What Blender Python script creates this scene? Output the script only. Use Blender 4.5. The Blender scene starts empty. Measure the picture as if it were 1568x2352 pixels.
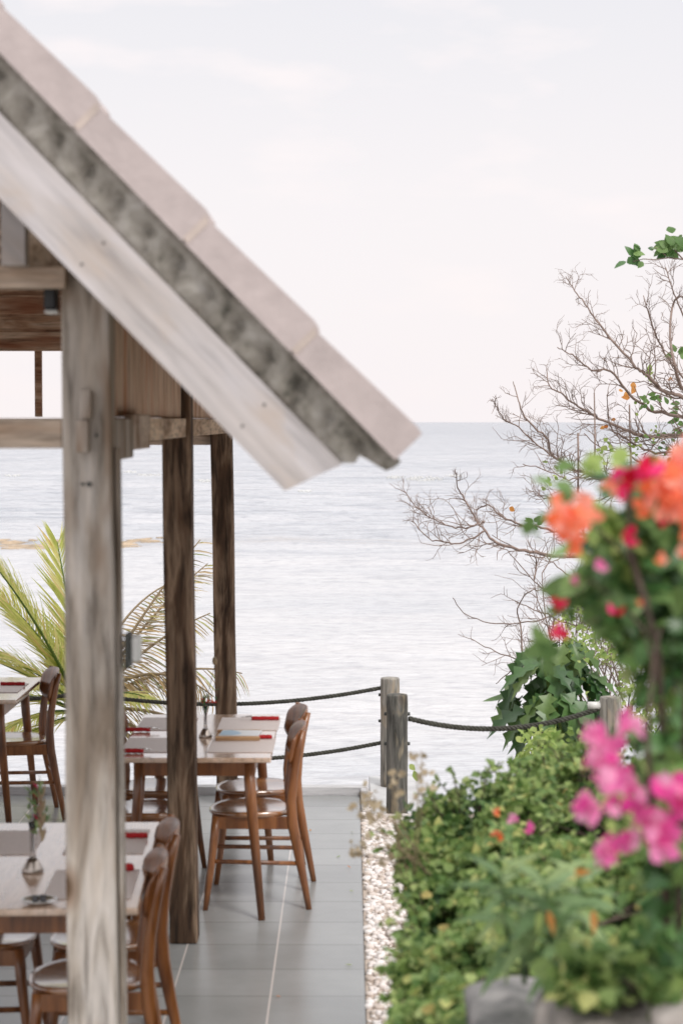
import bpy, bmesh, math, random
import numpy as np
from mathutils import Vector, Matrix, Euler, noise
R = math.radians
rnd = random.Random(11)
nr = np.random.RandomState(5)
S = bpy.context.scene
C = S.collection

# ---------------------------------------------------------------- camera
K, H = 4700.0, 2.26            # focal length in 2352-high picture units, eye height above the deck
cd = bpy.data.cameras.new("camera"); cam = bpy.data.objects.new("camera", cd); C.objects.link(cam)
cd.sensor_fit = 'VERTICAL'; cd.sensor_height = 36; cd.lens = K/2352*36
cd.clip_start = 0.05; cd.clip_end = 60000
cam.location = (0, 0, H)
cam.rotation_euler = (R(90)-math.atan(207/K), 0, math.atan(19/K))
cd.dof.use_dof = True; cd.dof.focus_distance = 20.0; cd.dof.aperture_fstop = 4.3; cd.dof.aperture_blades = 0
S.camera = cam
RM = cam.rotation_euler.to_matrix()
def ray(u, v): return RM @ Vector(((u-784)/K, -(v-1176)/K, -1))
def W(u, v, y):
    d = ray(u, v); return Vector((0, 0, H)) + d*(y/d.y)
def G(u, v, z=0.0):
    d = ray(u, v); return Vector((0, 0, H)) + d*((z-H)/d.z)

# ---------------------------------------------------------------- sky, sun, exposure
SUN_EL, SUN_AZ = 48, 150       # azimuth clockwise from +y: behind the camera, to the right
w = bpy.data.worlds.new("World"); S.world = w; w.use_nodes = True
nt = w.node_tree; N = nt.nodes; L = nt.links; N.clear()
out = N.new('ShaderNodeOutputWorld'); bg = N.new('ShaderNodeBackground'); bg.inputs[1].default_value = 0.12
sky = N.new('ShaderNodeTexSky'); sky.sky_type = 'NISHITA'; sky.sun_disc = False
sky.sun_elevation = R(SUN_EL); sky.sun_rotation = R(SUN_AZ); sky.dust_density = 3; sky.air_density = 1.0
tc = N.new('ShaderNodeTexCoord'); sp = N.new('ShaderNodeSeparateXYZ'); L.new(tc.outputs['Generated'], sp.inputs[0])
el = N.new('ShaderNodeMapRange'); el.inputs[1].default_value = 0.0; el.inputs[2].default_value = 0.8
L.new(sp.outputs[2], el.inputs[0])
veil = N.new('ShaderNodeValToRGB'); L.new(el.outputs[0], veil.inputs[0])
def setramp(r, stops):
    e = r.color_ramp.elements
    while len(e) > 1: e.remove(e[-1])
    e[0].position = stops[0][0]; e[0].color = (*stops[0][1], 1)
    for p, c in stops[1:]:
        x = e.new(p); x.color = (*c, 1)
setramp(veil, [(0, (.985, .925, .935)), (.14, (.95, .905, .915)), (.23, (.885, .865, .89)), (.31, (.82, .82, .865)), (.6, (1.25, 1.24, 1.25)), (1, (1.75, 1.72, 1.70))])
mp = N.new('ShaderNodeMapping'); mp.inputs['Scale'].default_value = (3, 3, 9); L.new(tc.outputs['Generated'], mp.inputs[0])
cn = N.new('ShaderNodeTexNoise'); cn.inputs['Scale'].default_value = 3.4; cn.inputs['Detail'].default_value = 5; L.new(mp.outputs[0], cn.inputs[0])
cr = N.new('ShaderNodeValToRGB'); setramp(cr, [(.52, (0, 0, 0)), (.66, (1, 1, 1))]); L.new(cn.outputs[0], cr.inputs[0])
m1 = N.new('ShaderNodeMix'); m1.data_type = 'RGBA'; L.new(cr.outputs[0], m1.inputs[0])
cf = N.new('ShaderNodeMath'); cf.operation = 'MULTIPLY'; cf.inputs[1].default_value = .85; L.new(cr.outputs[0], cf.inputs[0]); L.new(cf.outputs[0], m1.inputs[0])
L.new(veil.outputs[0], m1.inputs[6]); m1.inputs[7].default_value = (1.0, .93, .93, 1)
sc = N.new('ShaderNodeVectorMath'); sc.operation = 'SCALE'; sc.inputs['Scale'].default_value = 8.7; L.new(m1.outputs[2], sc.inputs[0])
m2 = N.new('ShaderNodeMix'); m2.data_type = 'RGBA'; m2.inputs[0].default_value = .93
L.new(sky.outputs[0], m2.inputs[6]); L.new(sc.outputs[0], m2.inputs[7]); L.new(m2.outputs[2], bg.inputs[0]); L.new(bg.outputs[0], out.inputs[0])
sl = bpy.data.lights.new("sun", 'SUN'); sl.energy = 2.0; sl.angle = R(14); sl.color = (1, .95, .9)
so = bpy.data.objects.new("sun", sl); C.objects.link(so)
sd = Vector((math.sin(R(SUN_AZ))*math.cos(R(SUN_EL)), math.cos(R(SUN_AZ))*math.cos(R(SUN_EL)), math.sin(R(SUN_EL))))
so.rotation_euler = sd.to_track_quat('Z', 'Y').to_euler()
S.view_settings.view_transform = 'Standard'; S.view_settings.look = 'None'
S.view_settings.exposure = 0.0; S.view_settings.gamma = 1
S.cycles.use_denoising = True
S.cycles.max_bounces = 8; S.cycles.transparent_max_bounces = 8

# ---------------------------------------------------------------- helpers
def tag(o, label=None, cat=None, group=None, kind=None):
    if label: o['label'] = label
    if cat: o['category'] = cat
    if group: o['group'] = group
    if kind: o['kind'] = kind
    return o
def empty(name, loc=(0, 0, 0), rz=0):
    o = bpy.data.objects.new(name, None); C.objects.link(o); o.location = loc; o.rotation_euler = (0, 0, rz)
    o.empty_display_size = .1
    return o
class MB:
    def __init__(s): s.v = []; s.f = []; s.a = []
    def add(s, vs, fs, a=0.0):
        b = len(s.v); s.v.extend([tuple(p) for p in vs]); s.f.extend([tuple(i+b for i in f) for f in fs]); s.a.extend([a]*len(vs))
    def hexa(s, p):   # p: 4 bottom, 4 top (ccw from above)
        s.add(p, [(3, 2, 1, 0), (4, 5, 6, 7), (0, 1, 5, 4), (1, 2, 6, 5), (2, 3, 7, 6), (3, 0, 4, 7)])
    def box(s, x0, x1, y0, y1, z0, z1):
        s.hexa([(x0, y0, z0), (x1, y0, z0), (x1, y1, z0), (x0, y1, z0), (x0, y0, z1), (x1, y0, z1), (x1, y1, z1), (x0, y1, z1)])
    def tube(s, pts, rad, n=8, fl=1.0, up=None, cap=True, a=0.0):
        pts = [Vector(p) for p in pts]; m = len(pts)
        if not hasattr(rad, '__len__'): rad = [rad]*m
        vs = []; fs = []
        t0 = (pts[1]-pts[0]).normalized()
        ref = Vector(up) if up else (Vector((0, 0, 1)) if abs(t0.z) < .8 else Vector((0, 1, 0)))
        nrm = (ref - t0*ref.dot(t0)).normalized()
        for i in range(m):
            t = (pts[min(i+1, m-1)]-pts[max(i-1, 0)]).normalized()
            nrm = nrm - t*nrm.dot(t)
            nrm = nrm.normalized() if nrm.length > 1e-6 else t.orthogonal().normalized()
            bn = t.cross(nrm)
            for k in range(n):
                q = 2*math.pi*k/n
                vs.append(pts[i]+nrm*(math.cos(q)*rad[i])+bn*(math.sin(q)*rad[i]*fl))
        for i in range(m-1):
            for k in range(n):
                k2 = (k+1) % n
                fs.append((i*n+k, i*n+k2, (i+1)*n+k2, (i+1)*n+k))
        if cap:
            fs.append(tuple(range(n-1, -1, -1))); fs.append(tuple(range((m-1)*n, m*n)))
        s.add(vs, fs, a)
    def lathe(s, prof, c=(0, 0, 0), n=24, a=0.0):
        vs = []; fs = []
        for r, z in prof:
            for k in range(n):
                q = 2*math.pi*k/n; vs.append((c[0]+r*math.cos(q), c[1]+r*math.sin(q), c[2]+z))
        for i in range(len(prof)-1):
            for k in range(n):
                k2 = (k+1) % n; fs.append((i*n+k, i*n+k2, (i+1)*n+k2, (i+1)*n+k))
        fs.append(tuple(range(n-1, -1, -1))); fs.append(tuple(range((len(prof)-1)*n, len(prof)*n)))
        s.add(vs, fs, a)
    def build(s, name, m, parent=None, smooth=True, bevel=0, seg=2, disp=None):
        me = bpy.data.meshes.new(name); me.from_pydata(s.v, [], s.f); me.materials.append(m)
        at = me.attributes.new('rnd', 'FLOAT', 'POINT'); at.data.foreach_set('value', np.array(s.a, dtype=np.float32))
        me.update()
        o = bpy.data.objects.new(name, me); C.objects.link(o)
        if smooth: me.polygons.foreach_set('use_smooth', [True]*len(me.polygons))
        if bevel:
            b = o.modifiers.new('bevel', 'BEVEL'); b.width = bevel; b.segments = seg; b.limit_method = 'ANGLE'; b.angle_limit = R(40)
            wn = o.modifiers.new('wn', 'WEIGHTED_NORMAL')
        if parent: o.parent = parent
        return o

def leafmesh(name, m, P, D, Nn, Ln, Wd, parent=None, fold=.25, droop=.25, a=None, lobes=False, cup=0):
    """P base, D direction, Nn rough normal, Ln length, Wd half width (arrays)"""
    n = len(P); P = np.array(P, float); D = np.array(D, float); Nn = np.array(Nn, float)
    D /= np.linalg.norm(D, axis=1)[:, None]+1e-9
    B = np.cross(D, Nn); B /= np.linalg.norm(B, axis=1)[:, None]+1e-9
    U = np.cross(B, D)
    Ln = np.broadcast_to(Ln, (n,))[:, None]; Wd = np.broadcast_to(Wd, (n,))[:, None]
    def pt(t, s, dr): return P + D*Ln*t + B*Wd*s + U*(abs(s)*fold*Wd - dr*droop*Ln)
    if lobes:
        side = [(.12, .25), (.2, .9), (.32, .35), (.48, 1.0), (.56, .32), (.72, .75), (.78, .22)]
    else:
        side = [(.12, .55), (.38, 1.0), (.7, .66), (.9, .25)]
    cols = [P]
    for t, s in side: cols.append(pt(t, s, t*t))
    cols.append(pt(1, 0, 1))
    for t, s in reversed(side): cols.append(pt(t, -s, t*t))
    mids = [pt(t, 0, t*t) for t in ((.38, .7) if not lobes else (.3, .52, .75))]
    allc = cols+mids; k = len(allc)
    V = np.stack(allc, 1).reshape(-1, 3)
    ns = len(side); tip = ns+1
    m0 = len(cols)
    if not lobes:
        fr = [(0, 1, 2, m0), (m0, 2, 3, m0+1), (m0+1, 3, 4, tip), (0, m0, tip+3, tip+4), (m0, m0+1, tip+2, tip+3), (m0+1, tip, tip+1, tip+2)]
    else:
        r = list(range(1, ns+1)); l = [2*tip-i for i in r]
        fr = [(0, r[0], r[1], r[2], m0), (m0, r[2], r[3], r[4], m0+1), (m0+1, r[4], r[5], r[6], m0+2), (m0+2, r[6], tip)]
        fr += [(m0, l[2], l[1], l[0], 0), (m0+1, l[4], l[3], l[2], m0), (m0+2, l[6], l[5], l[4], m0+1), (tip, l[6], m0+2)]
    F = []
    for i in range(n):
        b = i*k
        for f in fr: F.append(tuple(j+b for j in f))
    me = bpy.data.meshes.new(name); me.from_pydata(V.tolist(), [], F); me.materials.append(m)
    if a is None: a = nr.rand(n)
    at = me.attributes.new('rnd', 'FLOAT', 'POINT'); at.data.foreach_set('value', np.repeat(np.array(a, dtype=np.float32), k))
    me.polygons.foreach_set('use_smooth', [True]*len(me.polygons)); me.update()
    o = bpy.data.objects.new(name, me); C.objects.link(o)
    if parent: o.parent = parent
    return o

# ---------------------------------------------------------------- materials
def mat(name):
    m = bpy.data.materials.new(name); m.use_nodes = True
    t = m.node_tree; b = t.nodes['Principled BSDF']
    return m, t.nodes, t.links, b
def ramp(n, l, src, stops):
    r = n.new('ShaderNodeValToRGB'); setramp(r, stops); l.new(src, r.inputs[0]); return r.outputs[0]
def mixc(n, l, fac, a, b, mode='MIX'):
    x = n.new('ShaderNodeMix'); x.data_type = 'RGBA'; x.blend_type = mode
    for i, v in ((0, fac), (6, a), (7, b)):
        if hasattr(v, 'links'): l.new(v, x.inputs[i])
        else: x.inputs[i].default_value = v if not isinstance(v, tuple) else ((*v, 1) if len(v) == 3 else v)
    return x.outputs[2]
def mapped(n, l, scale, rot=(0, 0, 0), random_off=True, coord='Object'):
    t = n.new('ShaderNodeTexCoord'); a = n.new('ShaderNodeMapping'); a.inputs['Rotation'].default_value = rot
    l.new(t.outputs[coord], a.inputs[0])
    src = a.outputs[0]
    if random_off:
        oi = n.new('ShaderNodeObjectInfo'); ad = n.new('ShaderNodeVectorMath'); ad.operation = 'MULTIPLY_ADD'
        l.new(oi.outputs['Random'], ad.inputs[0]); ad.inputs[1].default_value = (7.3, 5.1, 9.7); l.new(src, ad.inputs[2]); src = ad.outputs[0]
    b = n.new('ShaderNodeMapping'); b.inputs['Scale'].default_value = scale; l.new(src, b.inputs[0])
    return b.outputs[0]
def noise_t(n, l, vec, scale, detail=4, rough=.55, dist=0):
    x = n.new('ShaderNodeTexNoise'); x.inputs['Scale'].default_value = scale; x.inputs['Detail'].default_value = detail
    x.inputs['Roughness'].default_value = rough; x.inputs['Distortion'].default_value = dist
    l.new(vec, x.inputs[0]); return x.outputs[0]
def bump(n, l, b, h, strength=.3, dist=.01):
    x = n.new('ShaderNodeBump'); x.inputs['Strength'].default_value = strength; x.inputs['Distance'].default_value = dist
    l.new(h, x.inputs['Height']); l.new(x.outputs[0], b.inputs['Normal']); return x

def wood(name, axis, cols, patch=None, rough=.7, rot=(0, 0, 0), fine=60, grain=1.6, blot=1.0, spec=.3, fib=.6, knots=.7):
    """weathered or varnished wood; grain runs along axis"""
    m, n, l, b = mat(name)
    k = 0.10
    s1 = [1, 1, 1]; s1['xyz'.index(axis)] = k
    v = mapped(n, l, tuple(s1), rot)
    g1 = noise_t(n, l, v, fine, 5, .6, .3)                       # fine fibres
    s2 = [1, 1, 1]; s2['xyz'.index(axis)] = .15
    v2 = mapped(n, l, tuple(s2), rot)
    g2 = noise_t(n, l, v2, 13*grain, 4, .55, .7)                  # cathedral patches
    s3 = [1, 1, 1]; s3['xyz'.index(axis)] = .35
    g3 = noise_t(n, l, mapped(n, l, tuple(s3), rot), 5*blot, 3, .6, .4)
    c = ramp(n, l, g2, [(.30, cols[0]), (.47, cols[1]), (.60, cols[2]), (.74, cols[1])])
    c = mixc(n, l, fib, c, ramp(n, l, g1, [(.34, (.22, .20, .18)), (.47, (.82, .81, .80)), (.66, (1.22, 1.19, 1.16))]), 'MULTIPLY')
    kn = n.new('ShaderNodeTexVoronoi'); kn.inputs['Scale'].default_value = 3.2; s4 = [1, 1, 1]; s4['xyz'.index(axis)] = .55; l.new(mapped(n, l, tuple(s4), rot), kn.inputs[0])
    c = mixc(n, l, knots, c, ramp(n, l, kn.outputs['Distance'], [(.05, (.22, .15, .10)), (.085, (.62, .52, .45)), (.15, (1, 1, 1))]), 'MULTIPLY')
    if patch:
        f = ramp(n, l, g3, [(.52, (0, 0, 0)), (.68, (1, 1, 1))])
        c = mixc(n, l, f, c, mixc(n, l, .75, c, patch))
    l.new(c, b.inputs['Base Color']); b.inputs['Roughness'].default_value = rough
    b.inputs['Specular IOR Level'].default_value = spec
    bump(n, l, b, g1, .35, .004)
    return m
M = {}
M['post_grey'] = wood('weathered_grey_wood', 'z', ((.23, .185, .145), (.46, .41, .36), (.57, .53, .495)), (.24, .15, .09), .85, fine=34, grain=.8, fib=.7, knots=1)
M['post_brown'] = wood('dark_brown_wood', 'z', ((.022, .012, .007), (.090, .053, .032), (.27, .19, .13)), None, .8, fine=42, grain=.9, fib=.85)
M['barge'] = wood('bleached_board', 'x', ((.42, .38, .36), (.485, .455, .45), (.53, .505, .515)), (.47, .40, .35), .8, rot=(0, R(-46), 0), fine=26, grain=.45, blot=2.2, fib=.4, knots=.5)
M['beam_x'] = wood('grey_beam_across', 'x', ((.34, .23, .155), (.56, .45, .36), (.68, .59, .50)), (.17, .085, .045), .8, grain=.8)
M['beam_y'] = wood('tan_beam_along', 'y', ((.40, .28, .18), (.64, .50, .37), (.74, .61, .47)), (.12, .06, .035), .8, grain=.8)
M['plank_z'] = wood('reddish_upright_planks', 'z', ((.36, .18, .10), (.66, .49, .36), (.76, .61, .48)), (.50, .20, .09), .8, grain=1.1)
M['plank_x'] = wood('brown_gable_boards', 'x', ((.22, .10, .055), (.46, .29, .19), (.64, .48, .36)), (.32, .12, .06), .8, grain=1.2)
M['teak'] = wood('varnished_brown_timber', 'z', ((.10, .032, .010), (.205, .074, .022), (.29, .115, .038)), None, .28, fine=70, grain=1.0, spec=.7, fib=.4, knots=0)
M['teak_y'] = wood('varnished_table_timber', 'y', ((.56, .37, .25), (.66, .47, .34), (.72, .54, .42)), None, .20, fine=50, grain=.6, spec=1.0, fib=.4, knots=0)
M['teak_seat'] = wood('varnished_seat_timber', 'x', ((.17, .06, .02), (.27, .11, .038), (.35, .16, .062)), None, .17, fine=60, grain=.8, spec=1.0, fib=.4, knots=0)
for k_ in ('teak_y', 'teak_seat'):
    b_ = M[k_].node_tree.nodes['Principled BSDF']; b_.inputs['Coat Weight'].default_value = .9; b_.inputs['Coat Roughness'].default_value = .12; b_.inputs['Coat IOR'].default_value = 1.6
M['tray'] = wood('pale_tray_timber', 'x', ((.32, .17, .08), (.50, .30, .16), (.58, .38, .22)), None, .5, grain=.8, fib=.4, knots=0)
M['soffit'] = wood('soffit_boards', 'y', ((.14, .09, .06), (.30, .21, .15), (.40, .31, .23)), None, .85)
M['rail_post'] = wood('silvered_round_post', 'z', ((.10, .095, .08), (.24, .23, .21), (.38, .36, .33)), (.42, .34, .25), .85, fine=40, blot=2)

def simple(name, col, rough=.6, metal=0, nz=None, amt=.25, bumpk=0, spec=.5, trans=0):
    m, n, l, b = mat(name)
    b.inputs['Roughness'].default_value = rough; b.inputs['Metallic'].default_value = metal
    b.inputs['Specular IOR Level'].default_value = spec; b.inputs['Transmission Weight'].default_value = trans
    if nz:
        g = noise_t(n, l, mapped(n, l, (1, 1, 1)), nz, 6, .6)
        lo = tuple(c*(1-amt) for c in col); hi = tuple(min(1, c*(1+amt)) for c in col)
        l.new(ramp(n, l, g, [(.3, lo), (.7, hi)]), b.inputs['Base Color'])
        if bumpk: bump(n, l, b, g, bumpk, .01)
    else: b.inputs['Base Color'].default_value = (*col, 1)
    return m
M['rake'] = simple('pinkish_cement', (.45, .39, .38), .9, nz=14, amt=.10, bumpk=.5)
m, n, l, b = mat('mossy_cement')
v = mapped(n, l, (1, 1, 1)); g = noise_t(n, l, v, 11, 6, .65, .3); g2 = noise_t(n, l, v, 40, 4)
c = ramp(n, l, g, [(.30, (.07, .07, .055)), (.42, (.27, .25, .215)), (.58, (.42, .395, .355)), (.72, (.54, .525, .50))])
l.new(c, b.inputs['Base Color']); b.inputs['Roughness'].default_value = .95; bump(n, l, b, g2, .6, .01); M['moss'] = m
M['roof_tile'] = simple('grey_roof_tiles', (.30, .26, .24), .9, nz=9, amt=.3, bumpk=.5)
M['mortar'] = simple('pale_mortar', (.47, .40, .36), .95, nz=20, amt=.15)
M['black'] = simple('black_plastic', (.012, .013, .014), .45)
M['box_grey'] = simple('dark_grey_plastic', (.05, .055, .05), .5)
M['box_white'] = simple('frosted_pale_plastic', (.62, .62, .60), .35)
M['mat'] = simple('beige_placemat_weave', (.68, .60, .57), .55, nz=90, amt=.08)
M['red'] = simple('red_napkin_cloth', (.42, .012, .015), .85, nz=60, amt=.2)
M['steel'] = simple('polished_steel', (.72, .71, .70), .22, 1)
M['pewter'] = simple('tarnished_metal', (.42, .37, .33), .3, 1)
M['dish'] = simple('dark_glazed_dish', (.05, .05, .055), .18)
M['page'] = simple('pale_printed_cover', (.72, .74, .76), .4, nz=6, amt=.06)
M['blue'] = simple('light_blue_print', (.36, .52, .66), .4)
m, n, l, b = mat('clear_glass'); b.inputs['Roughness'].default_value = .02; b.inputs['Transmission Weight'].default_value = 1; b.inputs['IOR'].default_value = 1.35; M['glass'] = m
M['water_g'] = simple('pale_water', (.8, .85, .85), .1)
M['concrete'] = simple('light_concrete', (.52, .52, .53), .85, nz=8, amt=.12, bumpk=.2)
M['kerb'] = wood('pale_painted_kerb', 'x', ((.46, .46, .47), (.56, .56, .58), (.62, .62, .64)), None, .6, grain=.5, fib=.4, knots=0)
M['rope'] = simple('weathered_dark_rope', (.055, .055, .045), .95, nz=30, amt=.5)
M['bark'] = simple('grey_brown_bark', (.17, .125, .10), .9, nz=25, amt=.4, bumpk=.5)
M['bark_pale'] = simple('pale_twig_bark', (.23, .17, .145), .9, nz=25, amt=.35)
M['stem_dark'] = simple('dark_brown_stems', (.085, .06, .045), .9, nz=25, amt=.4, bumpk=.5)
M['soil'] = simple('dark_soil', (.035, .032, .022), 1, nz=12, amt=.5, bumpk=.6)
M['stone'] = None
m, n, l, b = mat('rough_pale_stone')
v = mapped(n, l, (1, 1, 1)); g = noise_t(n, l, v, 4, 8, .65, .5); g2 = noise_t(n, l, v, 26, 6)
c = ramp(n, l, g, [(.34, (.14, .13, .12)), (.5, (.40, .36, .33)), (.66, (.62, .56, .52))])
l.new(c, b.inputs['Base Color']); b.inputs['Roughness'].default_value = .95; bump(n, l, b, g2, .8, .02); M['stone'] = m
m, n, l, b = mat('pale_pink_gravel')
at = n.new('ShaderNodeAttribute'); at.attribute_name = 'rnd'
l.new(ramp(n, l, at.outputs['Fac'], [(0, (.50, .42, .36)), (.12, (.68, .60, .55)), (.3, (.78, .72, .69)), (.75, (.85, .81, .79)), (1, (.74, .70, .69))]), b.inputs['Base Color']); b.inputs['Roughness'].default_value = .8; M['gravel'] = m

def leafmat(name, stops, trans=.35, rough=.5, spec=.35):
    m, n, l, b = mat(name)
    at = n.new('ShaderNodeAttribute'); at.attribute_name = 'rnd'
    c = ramp(n, l, at.outputs['Fac'], stops)
    g = noise_t(n, l, mapped(n, l, (1, 1, 1)), 35, 3)
    c = mixc(n, l, .35, c, ramp(n, l, g, [(.35, (.75, .75, .7)), (.65, (1.2, 1.2, 1.1))]), 'MULTIPLY')
    l.new(c, b.inputs['Base Color']); b.inputs['Roughness'].default_value = rough; b.inputs['Specular IOR Level'].default_value = spec
    tr = n.new('ShaderNodeBsdfTranslucent'); l.new(c, tr.inputs[0])
    mx = n.new('ShaderNodeMixShader'); mx.inputs[0].default_value = trans
    o = n['Material Output']; l.new(b.outputs[0], mx.inputs[1]); l.new(tr.outputs[0], mx.inputs[2]); l.new(mx.outputs[0], o.inputs[0])
    return m
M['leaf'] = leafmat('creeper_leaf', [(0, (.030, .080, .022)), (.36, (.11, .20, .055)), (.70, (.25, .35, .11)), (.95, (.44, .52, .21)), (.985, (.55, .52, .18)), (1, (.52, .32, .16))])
M['leaf_dark'] = leafmat('dark_glossy_leaf', [(0, (.035, .10, .03)), (.6, (.09, .20, .06)), (1, (.22, .34, .11))], .25, .35, .5)
M['leaf_long'] = leafmat('long_soft_leaf', [(0, (.14, .25, .10)), (.6, (.24, .36, .16)), (.9, (.36, .47, .22)), (1, (.38, .48, .20))], .35)
M['leaf_lobed'] = leafmat('lobed_dark_leaf', [(0, (.035, .09, .03)), (.6, (.075, .16, .05)), (1, (.20, .29, .09))], .2, .4, .6)
M['leaf_lime'] = leafmat('lime_leaf', [(0, (.18, .28, .07)), (.6, (.34, .46, .13)), (1, (.50, .58, .22))], .45)
M['leaf_orange'] = leafmat('withered_orange_leaf', [(0, (.50, .16, .04)), (1, (.62, .30, .08))], .35)
M['leaf_fresh'] = leafmat('fresh_green_leaf', [(0, (.10, .20, .06)), (1, (.20, .32, .11))], .4)
M['palm'] = leafmat('palm_leaflet_green', [(0, (.50, .56, .16)), (.5, (.72, .74, .28)), (.85, (.86, .80, .42)), (1, (.84, .66, .36))], .55)
M['palm_dry'] = leafmat('palm_leaflet_dry', [(0, (.36, .30, .24)), (.4, (.56, .44, .28)), (.7, (.60, .44, .22)), (.88, (.38, .44, .14)), (1, (.32, .30, .28))], .35)
M['pink'] = leafmat('magenta_bract', [(0, (.76, .07, .36)), (.5, (.88, .22, .52)), (1, (.94, .48, .70))], .5, .7, .1)
M['coral'] = leafmat('coral_bract', [(0, (.90, .17, .05)), (.5, (.95, .30, .17)), (1, (.97, .50, .42))], .5, .7, .1)
M['crimson'] = leafmat('crimson_bract', [(0, (.50, .01, .03)), (.6, (.76, .03, .12)), (1, (.88, .08, .28))], .4, .7, .1)
M['coral_red'] = leafmat('bright_red_petal', [(0, (.75, .03, .02)), (1, (.90, .10, .06))], .5, .7, .1)
M['straw'] = leafmat('straw_seedhead', [(0, (.42, .33, .22)), (1, (.62, .52, .38))], .4)

# deck tiles: rows .398 deep, .39 wide, pale long joints
m, n, l, b = mat('grey_floor_tiles')
tcn = n.new('ShaderNodeTexCoord'); sx = n.new('ShaderNodeSeparateXYZ'); l.new(tcn.outputs['Object'], sx.inputs[0])
def math_(n, l, op, a, bb=None):
    x = n.new('ShaderNodeMath'); x.operation = op
    for i, v in enumerate((a, bb)):
        if v is None: continue
        if hasattr(v, 'links'): l.new(v, x.inputs[i])
        else: x.inputs[i].default_value = v
    return x.outputs[0]
def joint(coord, off, pitch, half):
    a = math_(n, l, 'ADD', coord, -off); a = math_(n, l, 'DIVIDE', a, pitch)
    f = math_(n, l, 'FRACT', a); f = math_(n, l, 'SUBTRACT', f, .5); f = math_(n, l, 'ABSOLUTE', f); f = math_(n, l, 'SUBTRACT', .5, f)
    return math_(n, l, 'LESS_THAN', f, half/pitch), a
jx, ax = joint(sx.outputs[0], -.312, .388, .0035)
jy, ay = joint(sx.outputs[1], 8.764, .398, .006)
fl = n.new('ShaderNodeCombineXYZ'); l.new(math_(n, l, 'FLOOR', ax), fl.inputs[0]); l.new(math_(n, l, 'FLOOR', ay), fl.inputs[1])
wn = n.new('ShaderNodeTexWhiteNoise'); l.new(fl.outputs[0], wn.inputs[0])
base = ramp(n, l, wn.outputs[0], [(0, (.275, .285, .283)), (1, (.33, .34, .338))])
g = noise_t(n, l, mapped(n, l, (1, 1, 1), random_off=False), 3, 7, .6)
base = mixc(n, l, .6, base, ramp(n, l, g, [(.3, (.82, .82, .82)), (.7, (1.12, 1.12, 1.12))]), 'MULTIPLY')
base = mixc(n, l, jy, base, (.20, .205, .205)); base = mixc(n, l, jx, base, (.60, .55, .52))
l.new(base, b.inputs['Base Color'])
rg = n.new('ShaderNodeMapRange'); l.new(g, rg.inputs[0]); rg.inputs[3].default_value = .17; rg.inputs[4].default_value = .30; l.new(rg.outputs[0], b.inputs['Roughness'])
M['tiles'] = m

# sea: ripple light and shade are painted into the colour over the bump
m, n, l, b = mat('sea_water')
vA = mapped(n, l, (1.3, 1.6, 1), (0, 0, R(3)), random_off=False); vB = mapped(n, l, (.28, .50, 1), (0, 0, R(-4)), random_off=False); vC = mapped(n, l, (.07, .12, 1), (0, 0, R(3)), random_off=False); vD = mapped(n, l, (.014, .035, 1), random_off=False)
gA = noise_t(n, l, vA, 1.0, 6, .65, .5); gB = noise_t(n, l, vB, 1.0, 5, .62, .6); gC = noise_t(n, l, vC, 1.0, 5, .6, .7); gD = noise_t(n, l, vD, 1.0, 4, .6, .5)
sy = n.new('ShaderNodeSeparateXYZ'); tcs = n.new('ShaderNodeTexCoord'); l.new(tcs.outputs['Object'], sy.inputs[0])
wob = math_(n, l, 'MULTIPLY', noise_t(n, l, mapped(n, l, (.02, .0, 0), random_off=False), 1, 4), 22)
yy = math_(n, l, 'ADD', sy.outputs[1], wob)
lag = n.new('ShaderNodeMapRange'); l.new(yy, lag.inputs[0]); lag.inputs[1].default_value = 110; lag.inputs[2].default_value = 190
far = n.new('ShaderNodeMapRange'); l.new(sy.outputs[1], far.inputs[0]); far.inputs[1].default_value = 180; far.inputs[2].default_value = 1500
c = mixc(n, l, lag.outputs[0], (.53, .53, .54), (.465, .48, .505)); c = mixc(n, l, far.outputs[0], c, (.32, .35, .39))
kA = mixc(n, l, .85, (1, 1, 1), ramp(n, l, gA, [(.36, (.52, .54, .58)), (.50, (.95, .95, .96)), (.64, (1.12, 1.12, 1.11))]))
kB2 = mixc(n, l, lag.outputs[0], (1, 1, 1), ramp(n, l, gB, [(.38, (.66, .69, .73)), (.50, (1, 1, 1))]))
kB = mixc(n, l, .8, (1, 1, 1), ramp(n, l, gB, [(.34, (.62, .65, .69)), (.46, (.95, .95, .96)), (.62, (1.07, 1.07, 1.06))]))
kC = ramp(n, l, gC, [(.36, (.50, .55, .61)), (.44, (.88, .90, .92)), (.62, (1.12, 1.10, 1.09))])
kD = ramp(n, l, gD, [(.35, (.86, .88, .91)), (.62, (1.05, 1.04, 1.04))])
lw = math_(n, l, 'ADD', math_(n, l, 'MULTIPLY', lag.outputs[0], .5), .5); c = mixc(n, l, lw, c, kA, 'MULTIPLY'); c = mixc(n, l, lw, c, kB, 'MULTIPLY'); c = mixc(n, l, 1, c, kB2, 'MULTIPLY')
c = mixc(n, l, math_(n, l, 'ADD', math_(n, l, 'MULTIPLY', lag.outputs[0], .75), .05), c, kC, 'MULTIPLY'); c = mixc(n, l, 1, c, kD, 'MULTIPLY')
rl = math_(n, l, 'ADD', sy.outputs[1], math_(n, l, 'MULTIPLY', noise_t(n, l, mapped(n, l, (.045, .02, 0), random_off=False), 1, 5), 34))
rl = math_(n, l, 'ABSOLUTE', math_(n, l, 'SUBTRACT', rl, 158)); rlm = n.new('ShaderNodeMapRange'); l.new(rl, rlm.inputs[0]); rlm.inputs[1].default_value = .4; rlm.inputs[2].default_value = 4.5; rlm.inputs[3].default_value = .8; rlm.inputs[4].default_value = 0
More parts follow.
